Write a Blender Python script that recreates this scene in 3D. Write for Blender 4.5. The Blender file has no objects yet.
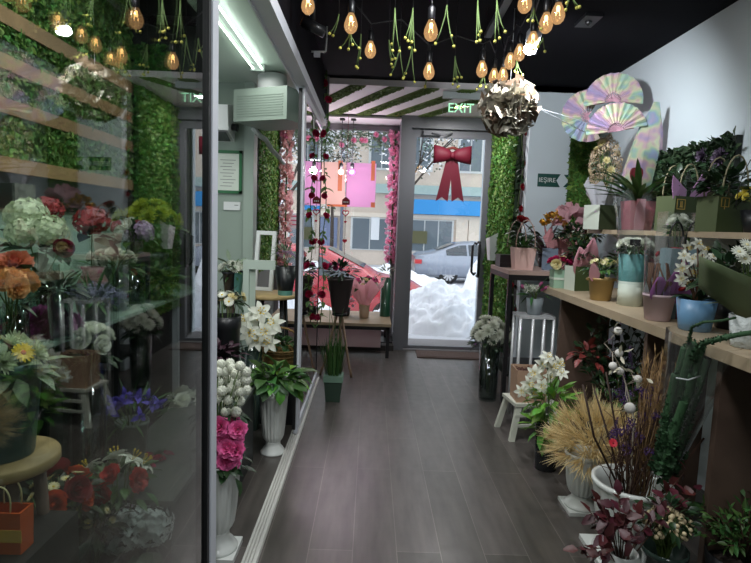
import bpy, math, random
from mathutils import Vector, Matrix, noise, Quaternion
random.seed(7)
V = Vector
SC = bpy.context.scene
COL = SC.collection
R = math.radians
PI = math.pi
# ---------------------------------------------------------------- camera
FPX = 540.0
CAM_H = 1.4
_y = V(((371 - 375.5) / FPX, (281.5 - 225) / FPX, 1.0)).normalized()
_r = R(2.0)
_z = V((math.sin(_r), math.cos(_r), 0)); _z = (_z - _z.dot(_y) * _y).normalized()
_x = V((_y.y * _z.z - _y.z * _z.y, _y.z * _z.x - _y.x * _z.z, _y.x * _z.y - _y.y * _z.x))
if _x.x < 0: _x = -_x
CAM_O = V((0, 0, CAM_H))
def ray(px, py):
    d = V(((px - 375.5) / FPX, (281.5 - py) / FPX, 1.0))
    return V((d.dot(_x), d.dot(_y), d.dot(_z)))
def at(px, py, D):
    r = ray(px, py); return CAM_O + r * (D / r.y)
def gz(px, py, z):
    r = ray(px, py); return CAM_O + r * ((z - CAM_H) / r.z)
def gx(px, py, X):
    r = ray(px, py); return CAM_O + r * (X / r.x)
cam = bpy.data.cameras.new('camera'); camo = bpy.data.objects.new('camera', cam); COL.objects.link(camo)
cam.sensor_fit = 'HORIZONTAL'; cam.sensor_width = 36; cam.lens = 36 * FPX / 751
cam.clip_start = 0.03; cam.clip_end = 200
rt = V((_x.x, _y.x, _z.x)); up = V((_x.y, _y.y, _z.y)); fw = V((_x.z, _y.z, _z.z))
camo.matrix_world = Matrix(((rt.x, up.x, -fw.x, 0), (rt.y, up.y, -fw.y, 0), (rt.z, up.z, -fw.z, CAM_H), (0, 0, 0, 1)))
SC.camera = camo
# ---------------------------------------------------------------- materials
def lin(c):
    return tuple((v / 255 / 12.92) if v / 255 <= 0.04045 else (((v / 255) + 0.055) / 1.055) ** 2.4 for v in c)
MATS = {}
def mat(name, rgb, rough=0.5, metal=0.0, spec=0.5, emit=0.0, var=0.0, noise_s=0.0, noise_a=0.0, trans=0.0, bump=0.0, bump_s=80.0, coat=0.0, emit_rgb=None, hue=0.0):
    if name in MATS: return MATS[name]
    m = bpy.data.materials.new(name); m.use_nodes = True
    nt = m.node_tree; N = nt.nodes; L = nt.links
    b = N['Principled BSDF']
    c = (*lin(rgb), 1)
    b.inputs['Base Color'].default_value = c
    b.inputs['Roughness'].default_value = rough
    b.inputs['Metallic'].default_value = metal
    b.inputs['Specular IOR Level'].default_value = spec
    if coat: b.inputs['Coat Weight'].default_value = coat
    if emit:
        b.inputs['Emission Color'].default_value = (*lin(emit_rgb or rgb), 1); b.inputs['Emission Strength'].default_value = emit
    src = None
    if var or hue:
        g = N.new('ShaderNodeNewGeometry'); h = N.new('ShaderNodeHueSaturation'); h.inputs['Color'].default_value = c
        mr = N.new('ShaderNodeMapRange'); mr.inputs[3].default_value = 1 - var; mr.inputs[4].default_value = 1 + var
        L.new(g.outputs['Random Per Island'], mr.inputs[0]); L.new(mr.outputs[0], h.inputs['Value'])
        if hue:
            m2 = N.new('ShaderNodeMath'); m2.operation = 'MULTIPLY'; m2.inputs[1].default_value = 7.31
            fr = N.new('ShaderNodeMath'); fr.operation = 'FRACT'
            m3 = N.new('ShaderNodeMapRange'); m3.inputs[3].default_value = 0.5 - hue; m3.inputs[4].default_value = 0.5 + hue
            L.new(g.outputs['Random Per Island'], m2.inputs[0]); L.new(m2.outputs[0], fr.inputs[0]); L.new(fr.outputs[0], m3.inputs[0]); L.new(m3.outputs[0], h.inputs['Hue'])
        src = h.outputs[0]
    if noise_a:
        tc = N.new('ShaderNodeTexCoord'); nz = N.new('ShaderNodeTexNoise'); nz.inputs['Scale'].default_value = noise_s; nz.inputs['Detail'].default_value = 4
        L.new(tc.outputs['Object'], nz.inputs['Vector'])
        mr = N.new('ShaderNodeMapRange'); mr.inputs[1].default_value = .3; mr.inputs[2].default_value = .7; mr.inputs[3].default_value = 1 - noise_a; mr.inputs[4].default_value = 1 + noise_a
        h = N.new('ShaderNodeHueSaturation'); h.inputs['Color'].default_value = c
        L.new(nz.outputs[0], mr.inputs[0]); L.new(mr.outputs[0], h.inputs['Value'])
        if src: L.new(src, h.inputs['Color'])
        src = h.outputs[0]
    if src: L.new(src, b.inputs['Base Color'])
    if bump:
        tc = N.new('ShaderNodeTexCoord'); nz = N.new('ShaderNodeTexNoise'); nz.inputs['Scale'].default_value = bump_s
        bp = N.new('ShaderNodeBump'); bp.inputs['Strength'].default_value = bump; bp.inputs['Distance'].default_value = 0.01
        L.new(tc.outputs['Object'], nz.inputs['Vector']); L.new(nz.outputs[0], bp.inputs['Height']); L.new(bp.outputs[0], b.inputs['Normal'])
    if trans:
        t = N.new('ShaderNodeBsdfTranslucent'); mx = N.new('ShaderNodeMixShader'); mx.inputs[0].default_value = trans
        t.inputs['Color'].default_value = c
        if src: L.new(src, t.inputs['Color'])
        o = N['Material Output']; L.new(b.outputs[0], mx.inputs[1]); L.new(t.outputs[0], mx.inputs[2]); L.new(mx.outputs[0], o.inputs[0])
    MATS[name] = m; return m
def glass(name, tint=(255, 255, 255), k=1.7, rough=0.0, opaque=0.0, film=(200, 200, 200)):
    """thin clear sheet: fresnel reflection over a straight-through tint, optional milky film"""
    if name in MATS: return MATS[name]
    m = bpy.data.materials.new(name); m.use_nodes = True
    nt = m.node_tree; N = nt.nodes; L = nt.links; N.remove(N['Principled BSDF'])
    t = N.new('ShaderNodeBsdfTransparent'); t.inputs[0].default_value = (*lin(tint), 1)
    g = N.new('ShaderNodeBsdfGlossy'); g.inputs['Roughness'].default_value = rough
    f = N.new('ShaderNodeFresnel'); f.inputs[0].default_value = 1.5
    geo = N.new('ShaderNodeNewGeometry')
    # same response from both sides of the sheet
    mm = N.new('ShaderNodeMath'); mm.operation = 'MULTIPLY'; mm.use_clamp = True; mm.inputs[1].default_value = k
    lw = N.new('ShaderNodeLayerWeight'); lw.inputs[0].default_value = 0.5
    pw = N.new('ShaderNodeMath'); pw.operation = 'POWER'; pw.inputs[1].default_value = 4.2
    ad = N.new('ShaderNodeMath'); ad.operation = 'MULTIPLY_ADD'; ad.inputs[1].default_value = 0.92; ad.inputs[2].default_value = 0.045
    L.new(lw.outputs['Facing'], pw.inputs[0]); L.new(pw.outputs[0], ad.inputs[0]); L.new(ad.outputs[0], mm.inputs[0])
    N.remove(f); N.remove(geo)
    base = t.outputs[0]
    if opaque:
        d = N.new('ShaderNodeBsdfDiffuse'); d.inputs[0].default_value = (*lin(film), 1)
        m0 = N.new('ShaderNodeMixShader'); m0.inputs[0].default_value = opaque
        L.new(t.outputs[0], m0.inputs[1]); L.new(d.outputs[0], m0.inputs[2]); base = m0.outputs[0]
    mx = N.new('ShaderNodeMixShader'); L.new(mm.outputs[0], mx.inputs[0]); L.new(base, mx.inputs[1]); L.new(g.outputs[0], mx.inputs[2])
    L.new(mx.outputs[0], N['Material Output'].inputs[0])
    MATS[name] = m; return m
# ---------------------------------------------------------------- mesh builder
class MB:
    def __init__(s): s.v = []; s.f = []; s.m = []; s.k = 0; s.sm = []; s.smooth = True
    def face(s, *idx):
        s.f.append(idx); s.m.append(s.k); s.sm.append(s.smooth)
    def pts(s, ps):
        b = len(s.v); s.v.extend(tuple(p) for p in ps); return b
    def box(s, lo, hi, M=None, taper=None):
        x0, y0, z0 = lo; x1, y1, z1 = hi
        P = [(x0, y0, z0), (x1, y0, z0), (x1, y1, z0), (x0, y1, z0), (x0, y0, z1), (x1, y0, z1), (x1, y1, z1), (x0, y1, z1)]
        if taper:
            cx, cy = (x0 + x1) / 2, (y0 + y1) / 2
            P = [p if i > 3 else (cx + (p[0] - cx) * taper, cy + (p[1] - cy) * taper, p[2]) for i, p in enumerate(P)]
        if M is not None: P = [M @ V(p) for p in P]
        b = s.pts(P); sm = s.smooth; s.smooth = False
        for q in ((0, 3, 2, 1), (4, 5, 6, 7), (0, 1, 5, 4), (1, 2, 6, 5), (2, 3, 7, 6), (3, 0, 4, 7)): s.face(*[b + i for i in q])
        s.smooth = sm
    def quad(s, a, b, c, d):
        i = s.pts((a, b, c, d)); s.face(i, i + 1, i + 2, i + 3)
    def poly(s, ps):
        i = s.pts(ps); s.face(*range(i, i + len(ps)))
    def prism(s, ps, d):
        """polygon ps extruded by vector d"""
        n = len(ps); d = V(d); b = s.pts([V(p) for p in ps] + [V(p) + d for p in ps]); sm = s.smooth; s.smooth = False
        s.face(*[b + i for i in range(n)][::-1]); s.face(*[b + n + i for i in range(n)])
        for i in range(n):
            j = (i + 1) % n; s.face(b + i, b + j, b + n + j, b + n + i)
        s.smooth = sm
    def tube(s, path, r, n=5, cap=True):
        path = [V(p) for p in path]; rs = r if isinstance(r, (list, tuple)) else [r] * len(path)
        b0 = len(s.v); ref = V((0.31, 0.17, 0.93))
        for i, p in enumerate(path):
            t = (path[min(i + 1, len(path) - 1)] - path[max(i - 1, 0)])
            if t.length < 1e-9: t = V((0, 0, 1))
            t.normalize(); a = t.cross(ref)
            if a.length < 0.05: a = t.cross(V((1, 0, 0)))
            a.normalize(); c = t.cross(a)
            for k in range(n):
                w = 2 * PI * k / n; s.v.append(tuple(p + (a * math.cos(w) + c * math.sin(w)) * rs[i]))
        for i in range(len(path) - 1):
            for k in range(n):
                a0 = b0 + i * n + k; a1 = b0 + i * n + (k + 1) % n
                s.face(a0, a1, a1 + n, a0 + n)
        if cap:
            s.face(*[b0 + k for k in range(n)][::-1]); e = b0 + (len(path) - 1) * n; s.face(*[e + k for k in range(n)])
    def lathe(s, prof, n=24, c=(0, 0, 0), cap=True, flute=0.0, nf=16, M=None):
        """prof: (r, z) from bottom to top"""
        b0 = len(s.v); c = V(c)
        for (r, z) in prof:
            for k in range(n):
                w = 2 * PI * k / n; rr = r * (1 + flute * math.cos(w * nf)) if flute else r
                p = V((rr * math.cos(w), rr * math.sin(w), z))
                if M is not None: p = M @ p
                s.v.append(tuple(c + p))
        for i in range(len(prof) - 1):
            for k in range(n):
                a0 = b0 + i * n + k; a1 = b0 + i * n + (k + 1) % n
                s.face(a0, a1, a1 + n, a0 + n)
        if cap:
            if prof[0][0] > 1e-4: s.face(*[b0 + k for k in range(n)][::-1])
            e = b0 + (len(prof) - 1) * n
            if prof[-1][0] > 1e-4: s.face(*[e + k for k in range(n)])
    def ball(s, c, r, n=8, m=6, sq=(1, 1, 1)):
        pr = [(max(1e-5, r * math.sin(PI * i / m)), -r * math.cos(PI * i / m)) for i in range(m + 1)]
        M = Matrix.Diagonal(V(sq)); s.lathe(pr, n, c, cap=False, M=M)
    def leaf(s, base, d, nrm, L, W, bend=0.0, seg=3, fold=0.15, tip=0.0, root=0.12, wave=0.0):
        """a leaf blade with a folded midrib, drooping by bend (radians) along its length"""
        base = V(base); d = V(d).normalized(); n = V(nrm); n = n - n.dot(d) * d
        if n.length < 1e-4: n = d.orthogonal()
        n.normalize(); side = d.cross(n)
        b0 = len(s.v); p = base.copy(); st = L / seg
        for i in range(seg + 1):
            t = i / seg; w = W * (root * (1 - t) + (1 - root * (1 - t)) * (math.sin(PI * min(1.0, t ** 0.75)) if i < seg else tip)) * .5
            if i == seg: w = W * tip * .5
            up_ = n * (w * fold * 2 + (wave * math.sin(t * 9) if wave else 0))
            s.v.extend((tuple(p - side * w + up_), tuple(p), tuple(p + side * w + up_)))
            q = Quaternion(side, -bend / seg); d = q @ d; n = q @ n
            p = p + d * st
        for i in range(seg):
            a = b0 + i * 3
            s.face(a, a + 1, a + 4, a + 3); s.face(a + 1, a + 2, a + 5, a + 4)
    def chip(s, c, n, r, asp=0.55):
        """tiny diamond leaf"""
        n = V(n).normalized(); a = n.orthogonal().normalized(); a = Quaternion(n, random.uniform(0, 2 * PI)) @ a; b = n.cross(a); c = V(c)
        i = s.pts((c - a * r, c + b * r * asp + n * r * .2, c + a * r, c - b * r * asp + n * r * .2)); s.face(i, i + 1, i + 2, i + 3)
    def join(s, o, M):
        b = len(s.v); s.v.extend(tuple(M @ V(p)) for p in o.v)
        for f, k, q in zip(o.f, o.m, o.sm): s.f.append(tuple(b + i for i in f)); s.m.append(k); s.sm.append(q)
    def mesh(s, name, mats):
        me = bpy.data.meshes.new(name); me.from_pydata(s.v, [], s.f)
        if not isinstance(mats, (list, tuple)): mats = [mats]
        for m in mats: me.materials.append(m)
        me.polygons.foreach_set('material_index', s.m); me.polygons.foreach_set('use_smooth', s.sm); me.update()
        return me
    def build(s, name, mats, parent=None, loc=None):
        o = bpy.data.objects.new(name, s.mesh(name, mats)); COL.objects.link(o)
        if parent is not None: o.parent = parent
        if loc is not None: o.location = loc
        return o
def empty(name, loc=(0, 0, 0), rz=0.0):
    o = bpy.data.objects.new(name, None); COL.objects.link(o); o.location = loc; o.rotation_euler = (0, 0, rz); o.empty_display_size = .05; return o
def tag(o, label=None, cat=None, group=None, kind=None):
    if label: o['label'] = label
    if cat: o['category'] = cat
    if group: o['group'] = group
    if kind: o['kind'] = kind
    return o
def thing(name, label, cat, loc=(0, 0, 0), rz=0.0, group=None): return tag(empty(name, loc, rz), label, cat, group)
def structure(o): o['kind'] = 'structure'; return o
def inst(me, name, parent, loc, rot=None, sc=1.0):
    o = bpy.data.objects.new(name, me); COL.objects.link(o)
    if parent is not None: o.parent = parent
    o.rotation_mode = 'QUATERNION'; o.location = loc
    if rot is not None: o.rotation_quaternion = rot
    o.scale = (sc, sc, sc) if isinstance(sc, (int, float)) else sc
    return o
def rnd(a, b): return random.uniform(a, b)
def rdir(zmin=-1, zmax=1):
    z = rnd(zmin, zmax); a = rnd(0, 2 * PI); r = math.sqrt(max(0, 1 - z * z)); return V((r * math.cos(a), r * math.sin(a), z))
def txt(body, name, size, M, m, parent=None, ext=0.001, align='CENTER'):
    cu = bpy.data.curves.new(name, 'FONT'); cu.body = body; cu.size = size; cu.extrude = ext; cu.align_x = align; cu.align_y = 'CENTER'
    tmp = bpy.data.objects.new(name, cu); COL.objects.link(tmp)
    me = bpy.data.meshes.new_from_object(tmp.evaluated_get(bpy.context.evaluated_depsgraph_get())); bpy.data.objects.remove(tmp)
    me.materials.clear(); me.materials.append(m); o = bpy.data.objects.new(name, me); COL.objects.link(o)
    if parent is not None: o.parent = parent
    o.matrix_local = M; return o
FACE_CAM = Matrix(((1, 0, 0, 0), (0, 0, -1, 0), (0, 1, 0, 0), (0, 0, 0, 1)))   # text upright in XZ, read from -Y
# ---------------------------------------------------------------- palette
G1 = mat('leaf_green', (62, 98, 48), .45, var=.35, hue=.03, trans=.2)
G2 = mat('leaf_dark', (34, 58, 32), .4, var=.35, hue=.02)
G3 = mat('leaf_bright', (104, 150, 58), .45, var=.3, hue=.03, trans=.25)
G4 = mat('leaf_grey', (120, 135, 112), .6, var=.25)
GM = mat('moss_leaf', (98, 138, 62), .6, var=.45, hue=.04, trans=.15)
GMD = mat('moss_leaf_deep', (62, 112, 42), .6, var=.45, hue=.03, trans=.1)
STEM = mat('stem_green', (78, 100, 48), .55, var=.2)
TWIG = mat('twig_brown', (74, 50, 38), .8, var=.25)
SOIL = mat('soil', (40, 30, 24), .95, bump=.6)
WHITE_P = mat('petal_white', (232, 235, 222), .6, var=.08, trans=.25)
CREAM_P = mat('petal_cream', (238, 228, 180), .6, var=.08, trans=.25)
YEL = mat('petal_yellow', (236, 206, 60), .6, var=.12, trans=.2)
PINK_P = mat('petal_pink', (226, 104, 164), .55, var=.15, trans=.25)
MAG_P = mat('petal_magenta', (190, 40, 96), .55, var=.15, trans=.2)
RED_P = mat('petal_red', (150, 22, 34), .55, var=.2, trans=.15)
DRED_P = mat('petal_dark_red', (96, 20, 32), .55, var=.2, trans=.1)
ORG_P = mat('petal_orange', (224, 96, 48), .55, var=.15, trans=.2)
PEACH_P = mat('petal_peach', (236, 178, 118), .55, var=.12, trans=.2)
PUR_P = mat('petal_purple', (120, 44, 116), .6, var=.2, trans=.2)
BLUE_P = mat('petal_blue_violet', (92, 78, 190), .6, var=.2, trans=.2)
LIL_P = mat('petal_lilac', (186, 158, 196), .6, var=.15, trans=.2)
GRN_P = mat('petal_green_white', (210, 222, 190), .6, var=.12, trans=.25)
LIME_P = mat('petal_lime', (176, 190, 62), .6, var=.2, trans=.2)
GREYB_P = mat('petal_grey_blue', (142, 144, 176), .6, var=.2)
WHITE = mat('white_paint', (226, 228, 226), .4)
CERAM = mat('white_ceramic', (206, 210, 206), .3, coat=.3)
BLACK = mat('black_metal', (22, 22, 25), .4)
BLKP = mat('black_plastic', (28, 29, 32), .35)
CHROME = mat('chrome', (205, 208, 212), .18, metal=1)
ALU = mat('aluminium', (212, 216, 224), .42, metal=.15)
GREY = mat('door_grey', (112, 114, 120), .45)
WOODL = mat('oak_laminate', (168, 150, 124), .5, noise_s=9, noise_a=.08)
WOODD = mat('dark_walnut', (92, 74, 64), .5, noise_s=12, noise_a=.12)
WOODT = mat('round_wood', (186, 160, 112), .5, noise_s=14, noise_a=.12)
SNOW = mat('snow', (244, 247, 252), .8, bump=.5, bump_s=6)
GLS = glass('clear_glass')
GLS_V = glass('vase_glass', (225, 235, 232), 2.2)
PVC = glass('clear_film', (244, 246, 246), 1.5, .1, .035, (205, 205, 208))
GLS_D = glass('cold_room_glass', (224, 230, 226), 1.7)
# ---------------------------------------------------------------- flower prototypes (unit size, axis +Z)
PROTO = {}
def cup_flower(mb, rings, ruffle=0.0, flare=0.3, h=1.0, jit=.08):
    for k, (n, rad, hh, fl) in enumerate(rings):
        a0 = rnd(0, 6.28)
        for i in range(n):
            a = a0 + 2 * PI * i / n + rnd(-jit, jit); jr = rnd(.86, 1.12); jh = rnd(.88, 1.08); span = PI / n * 1.35
            U = 4; W = 4; b = len(mb.v)
            for v in range(W + 1):
                t = v / W
                for u in range(U + 1):
                    x = (u / U) * 2 - 1
                    r = rad * (0.25 + 0.75 * math.sin(min(1, t * 1.25) * PI / 2)) + fl * t ** 3 * (1 - .2 * x * x) + (ruffle * math.sin(x * 7 + k) * t * t)
                    r *= jr
                    z = hh * jh * t * (1 - .22 * x * x * t) - fl * .35 * t ** 4 + ruffle * .6 * math.cos(x * 9 + i) * t * t
                    aa = a + x * span * (0.45 + .55 * math.sin(min(1, t * 1.1) * PI / 2))
                    mb.v.append((r * math.cos(aa), r * math.sin(aa), z))
            for v in range(W):
                for u in range(U):
                    q = b + v * (U + 1) + u; mb.face(q, q + 1, q + U + 2, q + U + 1)
def proto(kind, m, m2=None):
    key = (kind, m.name, m2.name if m2 else '')
    if key in PROTO: return PROTO[key]
    mb = MB(); mats = [m, m2 or YEL]
    if kind == 'rose':
        cup_flower(mb, [(2, .14, .95, 0), (3, .3, .98, .05), (4, .5, .95, .14), (5, .66, .86, .2), (5, .74, .72, .28)])
        mb.ball((0, 0, .5), .2, 8, 6, (1, 1, 2)); mb.k = 1 if m2 else 0; mb.lathe([(.1, -.14), (.3, -.02), (.42, .06)], 8, cap=False)
    elif kind == 'carnation':
        cup_flower(mb, [(5, .2, 1.0, .1), (6, .38, 1.0, .2), (7, .55, .9, .3), (8, .68, .75, .38), (9, .75, .5, .4)], ruffle=.09)
    elif kind == 'bud':
        cup_flower(mb, [(3, .42, 1.3, -.25), (3, .5, 1.1, -.22)])
    elif kind == 'tulip':
        cup_flower(mb, [(3, .55, 1.5, -.2), (3, .62, 1.4, -.12)])
    elif kind == 'ball':
        for i in range(46):
            z = 1 - 2 * (i + .5) / 46; a = i * 2.39996; r = math.sqrt(1 - z * z); d = V((r * math.cos(a), r * math.sin(a), z))
            t = V((0, 0, 1)) - d * d.z
            mb.leaf(d * .84 - t * .1, d * .3 + t * .9 + rdir() * .1, d, .34, .5, .7, 2, .25, tip=.6, root=.5)
        mb.ball((0, 0, 0), .86, 10, 8)
    elif kind == 'mum':
        for layer, (n, el, L) in enumerate(((16, .02, 1.0), (15, .32, .96), (13, .65, .86), (9, 1.0, .7), (6, 1.3, .55))):
            for i in range(n):
                a = 2 * PI * i / n + layer * .37 + rnd(-.1, .1); e = el + rnd(-.1, .1)
                d = V((math.cos(a) * math.cos(e), math.sin(a) * math.cos(e), math.sin(e) * .8))
                mb.leaf((0, 0, .05), d, (0, 0, 1), L, .26, -.35, 3, .35, tip=.35)
    elif kind == 'daisy':
        for layer in range(2):
            for i in range(13):
                a = 2 * PI * i / 13 + layer * .24 + rnd(-.05, .05); d = V((math.cos(a), math.sin(a), .12 + .2 * layer))
                mb.leaf(d * .12, d, (0, 0, 1), .86, .3, .15, 3, .12, tip=.4)
        mb.k = 1; mb.ball((0, 0, .08), .24, 8, 5, (1, 1, .6))
    elif kind == 'lily':
        for i in range(6):
            a = 2 * PI * i / 6; d = V((math.cos(a) * .75, math.sin(a) * .75, .75))
            mb.leaf((0, 0, 0), d, V((-math.cos(a), -math.sin(a), .6)), 1.15, .62 if i % 2 else .52, 1.5, 6, .2, tip=0, root=.3, wave=.03)
        mb.k = 1
        for i in range(6):
            a = 2 * PI * i / 6 + .3; e = V((math.cos(a) * .28, math.sin(a) * .28, .8))
            mb.tube([(0, 0, .1), e * .6, e], .018, 4); mb.ball(e, .07, 5, 4)
    elif kind == 'hydrangea':
        mb.ball((0, 0, 0), .62, 10, 8, (1, 1, .8))
        for i in range(75):
            z = 1 - 1.55 * (i + .5) / 75; a = i * 2.39996; r = math.sqrt(max(0, 1 - z * z)); d = V((r * math.cos(a), r * math.sin(a), z * .8)) * rnd(.84, 1.0)
            n = (d.normalized() + rdir() * .35).normalized(); t = n.orthogonal().normalized(); t = Quaternion(n, rnd(0, 6)) @ t
            for q in range(4):
                e = Quaternion(n, q * PI / 2) @ t
                mb.leaf(d, e + n * .25, n, .2, .19, .2, 2, .1, tip=.45, root=.3)
    elif kind == 'cluster':
        for i in range(70):
            d = rdir(-.4, 1) * rnd(.55, 1); n = (d.normalized() + rdir() * .5).normalized()
            for q in range(3): mb.chip(d + rdir() * .05, n + rdir() * .5, .13, .6)
    elif kind == 'berry':
        mb.ball((0, 0, 0), 1, 10, 8)
    elif kind == 'spike':
        for i in range(60):
            t = i / 60; a = i * 2.4; r = .16 * (1 - t * .7); d = V((math.cos(a), math.sin(a), .9))
            mb.leaf((0, 0, t), d, (0, 0, 1), .16 * (1.1 - t * .6), .07, .3, 2, .2, tip=.2)
    elif kind == 'iris':
        for i in range(6):
            a = 2 * PI * i / 6; o_ = i % 2; d = V((math.cos(a) * (.4 if o_ else .9), math.sin(a) * (.4 if o_ else .9), .9 if o_ else .35))
            mb.leaf((0, 0, 0), d, V((-math.cos(a), -math.sin(a), .8)), 1.0, .55, .9 if not o_ else -.5, 4, .2, tip=.2, root=.25, wave=.05)
    me = mb.mesh(kind + '_bloom', mats if mb.k or m2 else [m]); PROTO[key] = me; return me
def upq(d): return V((0, 0, 1)).rotation_difference(V(d).normalized())
# ---------------------------------------------------------------- plants
def stems_to(root, pts, base=(0, 0, .03), r=.0025, m=STEM, spread=.012, name='stems'):
    mb = MB()
    for p in pts:
        p = V(p); b = V(base) + V((rnd(-1, 1), rnd(-1, 1), 0)) * spread; c = V((b.x * .4 + p.x * .6 * .55, b.y * .4 + p.y * .6 * .55, b.z + (p.z - b.z) * .6))
        mb.tube([b, (b + c) / 2 + V((0, 0, .01)), c, p], [r, r, r * .9, r * .8], 5)
    return mb.build(name, m, root)
def foliage(root, kind, n, c, rad, L, W, m, bend=.6, name='foliage', seg=3, zmin=-.2, tip=0.0, base=None, jitter=.3):
    """leafy: blades scattered over an ellipsoid; strap: arching blades from the base; spray: twigs with leaves"""
    mb = MB(); c = V(c); rad = V(rad)
    if kind == 'leafy':
        for _ in range(n):
            d = rdir(zmin, 1); s = rnd(.45, 1) ; p = c + V((d.x * rad.x, d.y * rad.y, d.z * rad.z)) * s
            dd = d + rdir() * jitter + V((0, 0, -.15))
            mb.leaf(p, dd, V((0, 0, 1)) + rdir() * .4, L * rnd(.7, 1.15), W * rnd(.8, 1.15), bend * rnd(.5, 1.3), seg, .15, tip)
    elif kind == 'strap':
        for i in range(n):
            a = i * 2.39996 + rnd(-.2, .2); e = rnd(.45, 1.25); d = V((math.cos(a) * math.cos(e), math.sin(a) * math.cos(e), math.sin(e)))
            mb.leaf(c + V((math.cos(a) * rad.x, math.sin(a) * rad.y, 0)) * rnd(.1, .5), d, V((0, 0, 1)) - d * .2, L * rnd(.7, 1.1), W * rnd(.8, 1.1), bend * rnd(.6, 1.3), 6, .2, 0, .5)
    elif kind == 'grass':
        for i in range(n):
            a = rnd(0, 6.28); s = math.sqrt(rnd(0, 1)); d = V((math.cos(a) * s * .3, math.sin(a) * s * .3, 1))
            mb.leaf(c + V((math.cos(a) * rad.x * s, math.sin(a) * rad.y * s, 0)), d, V((math.cos(a), math.sin(a), 0)), L * rnd(.6, 1.1), W, bend * rnd(-.2, 1.2), 4, .1, 0, .7)
    elif kind == 'spray':
        b0 = V(base) if base is not None else V((0, 0, 0)); nt = max(3, n // 9)
        for i in range(nt):
            d = rdir(zmin, 1); e = c + V((d.x * rad.x, d.y * rad.y, d.z * rad.z)); mid = (b0 + e) / 2 + V((0, 0, .03)) + rdir() * .02
            mb.k = 1; mb.tube([b0, mid, e], [.003, .0025, .0012], 4); mb.k = 0
            for j in range(9):
                t = .35 + .65 * j / 8; p = (mid.lerp(e, (t - .5) * 2) if t > .5 else b0.lerp(mid, t * 2)); dd = (e - mid).normalized() + rdir() * .9
                mb.leaf(p, dd, V((0, 0, 1)) + rdir() * .5, L * rnd(.7, 1.2), W * rnd(.8, 1.2), bend * rnd(.3, 1.2), seg, .15, tip)
        return mb.build(name, [m, TWIG], root)
    return mb.build(name, m, root)
def dome(n, c, rad, zmin=0.0, jit=.12):
    c = V(c); rad = V(rad); out = []
    for i in range(n):
        z = 1 - (1 - zmin) * (i + .5) / n; a = i * 2.39996 + rnd(-.3, .3); r = math.sqrt(max(0, 1 - z * z))
        d = V((r * math.cos(a), r * math.sin(a), z)); s = 1 - rnd(0, jit) * 2
        out.append((c + V((d.x * rad.x, d.y * rad.y, d.z * rad.z)) * s, d))
    return out
def blooms(root, me, places, size, name='flower', tilt=(0, 0, 0), spread=.35):
    for p, d in places:
        q = upq(V(d) + V(tilt) + rdir() * spread) @ Quaternion((0, 0, 1), rnd(0, 6.28))
        inst(me, name, root, p, q, size * rnd(.85, 1.15))
def pot_cup(root, rb, rt, h, m, n=28, lip=.0, name='pot', wall=.006, soil=True, z0=0.0):
    mb = MB(); pr = [(rb * .9, 0), (rb, .004), (rt, h - .012), (rt + lip, h - .012), (rt + lip, h), (rt - wall, h), (rt - wall - .002, h - .03), (rb - wall, .012)]
    mb.lathe([(r, z + z0) for r, z in pr], n)
    o = mb.build(name, m, root)
    if soil:
        s = MB(); s.lathe([(rt - wall - .004, h - .028 + z0), (rt * .5, h - .02 + z0), (.002, h - .018 + z0)], 16); s.build('soil', SOIL, root)
    return o
def pot_box(root, w, d, h, m, taper=.82, name='pot', soil=True, wall=.005, side_m=None):
    """tapered square planter, open at the top"""
    mb = MB(); mb.smooth = False
    def ring(f, z, ins=0): return [(sx * (w / 2 * f - ins), sy * (d / 2 * f - ins), z) for sx, sy in ((-1, -1), (1, -1), (1, 1), (-1, 1))]
    rs = [ring(taper, 0), ring(1, h), ring(1, h, wall), ring(taper, .012, wall)]
    b = mb.pts([p for r_ in rs for p in r_])
    mb.face(b + 3, b + 2, b + 1, b)
    for k in range(3):
        for i in range(4):
            j = (i + 1) % 4
            if side_m is not None: mb.k = 1 if i == 3 and k == 0 else 0
            mb.face(b + k * 4 + i, b + k * 4 + j, b + k * 4 + 4 + j, b + k * 4 + 4 + i)
    mb.k = 0; mb.face(b + 12, b + 13, b + 14, b + 15)
    o = mb.build(name, [m, side_m or m], root)
    if soil:
        s = MB(); f = taper + (1 - taper) * (h - .03) / h; s.smooth = False; s.poly([(x, y, h - .03) for x, y, z in ring(f, 0, wall + .002)]); s.build('soil', SOIL, root)
    return o
def handle_loop(root, w, z0, hgt, y, m, r=.004, name='handle', yaw=0):
    mb = MB(); mb.tube([(-w / 2, y, z0)] + [(-w / 2 * math.cos(PI * t / 10) * (1.05), y, z0 + .02 + hgt * math.sin(PI * t / 10)) for t in range(11)] + [(w / 2, y, z0)], r, 6)
    return mb.build(name, m, root)
def wrap(root, m, c, r0, r1, h, n=9, wav=.03, name='paper_wrap', open_=1.0, zvar=.04):
    """a crinkled paper cone around a plant, with thickness"""
    mb = MB(); mb.smooth = False; c = V(c); N_ = n * 3; rows = 4
    hs = [h + rnd(-zvar, zvar) + (zvar if i % 3 == 1 else -zvar * .4) for i in range(N_)]; offs = [rnd(-wav, wav) for _ in range(N_)]
    for side in (0, 1):
        b = len(mb.v)
        for j in range(rows + 1):
            t = j / rows
            for i in range(N_):
                a = 2 * PI * i / N_; rr = (r0 + (r1 - r0) * t ** 1.2) + offs[i] * t - side * .0015
                mb.v.append((c.x + rr * math.cos(a), c.y + rr * math.sin(a), c.z + hs[i] * t))
        for j in range(rows):
            for i in range(N_):
                k = (i + 1) % N_; q = (b + j * N_ + i, b + j * N_ + k, b + (j + 1) * N_ + k, b + (j + 1) * N_ + i)
                mb.face(*(q if side == 0 else q[::-1]))
    return mb.build(name, m, root)
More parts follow.
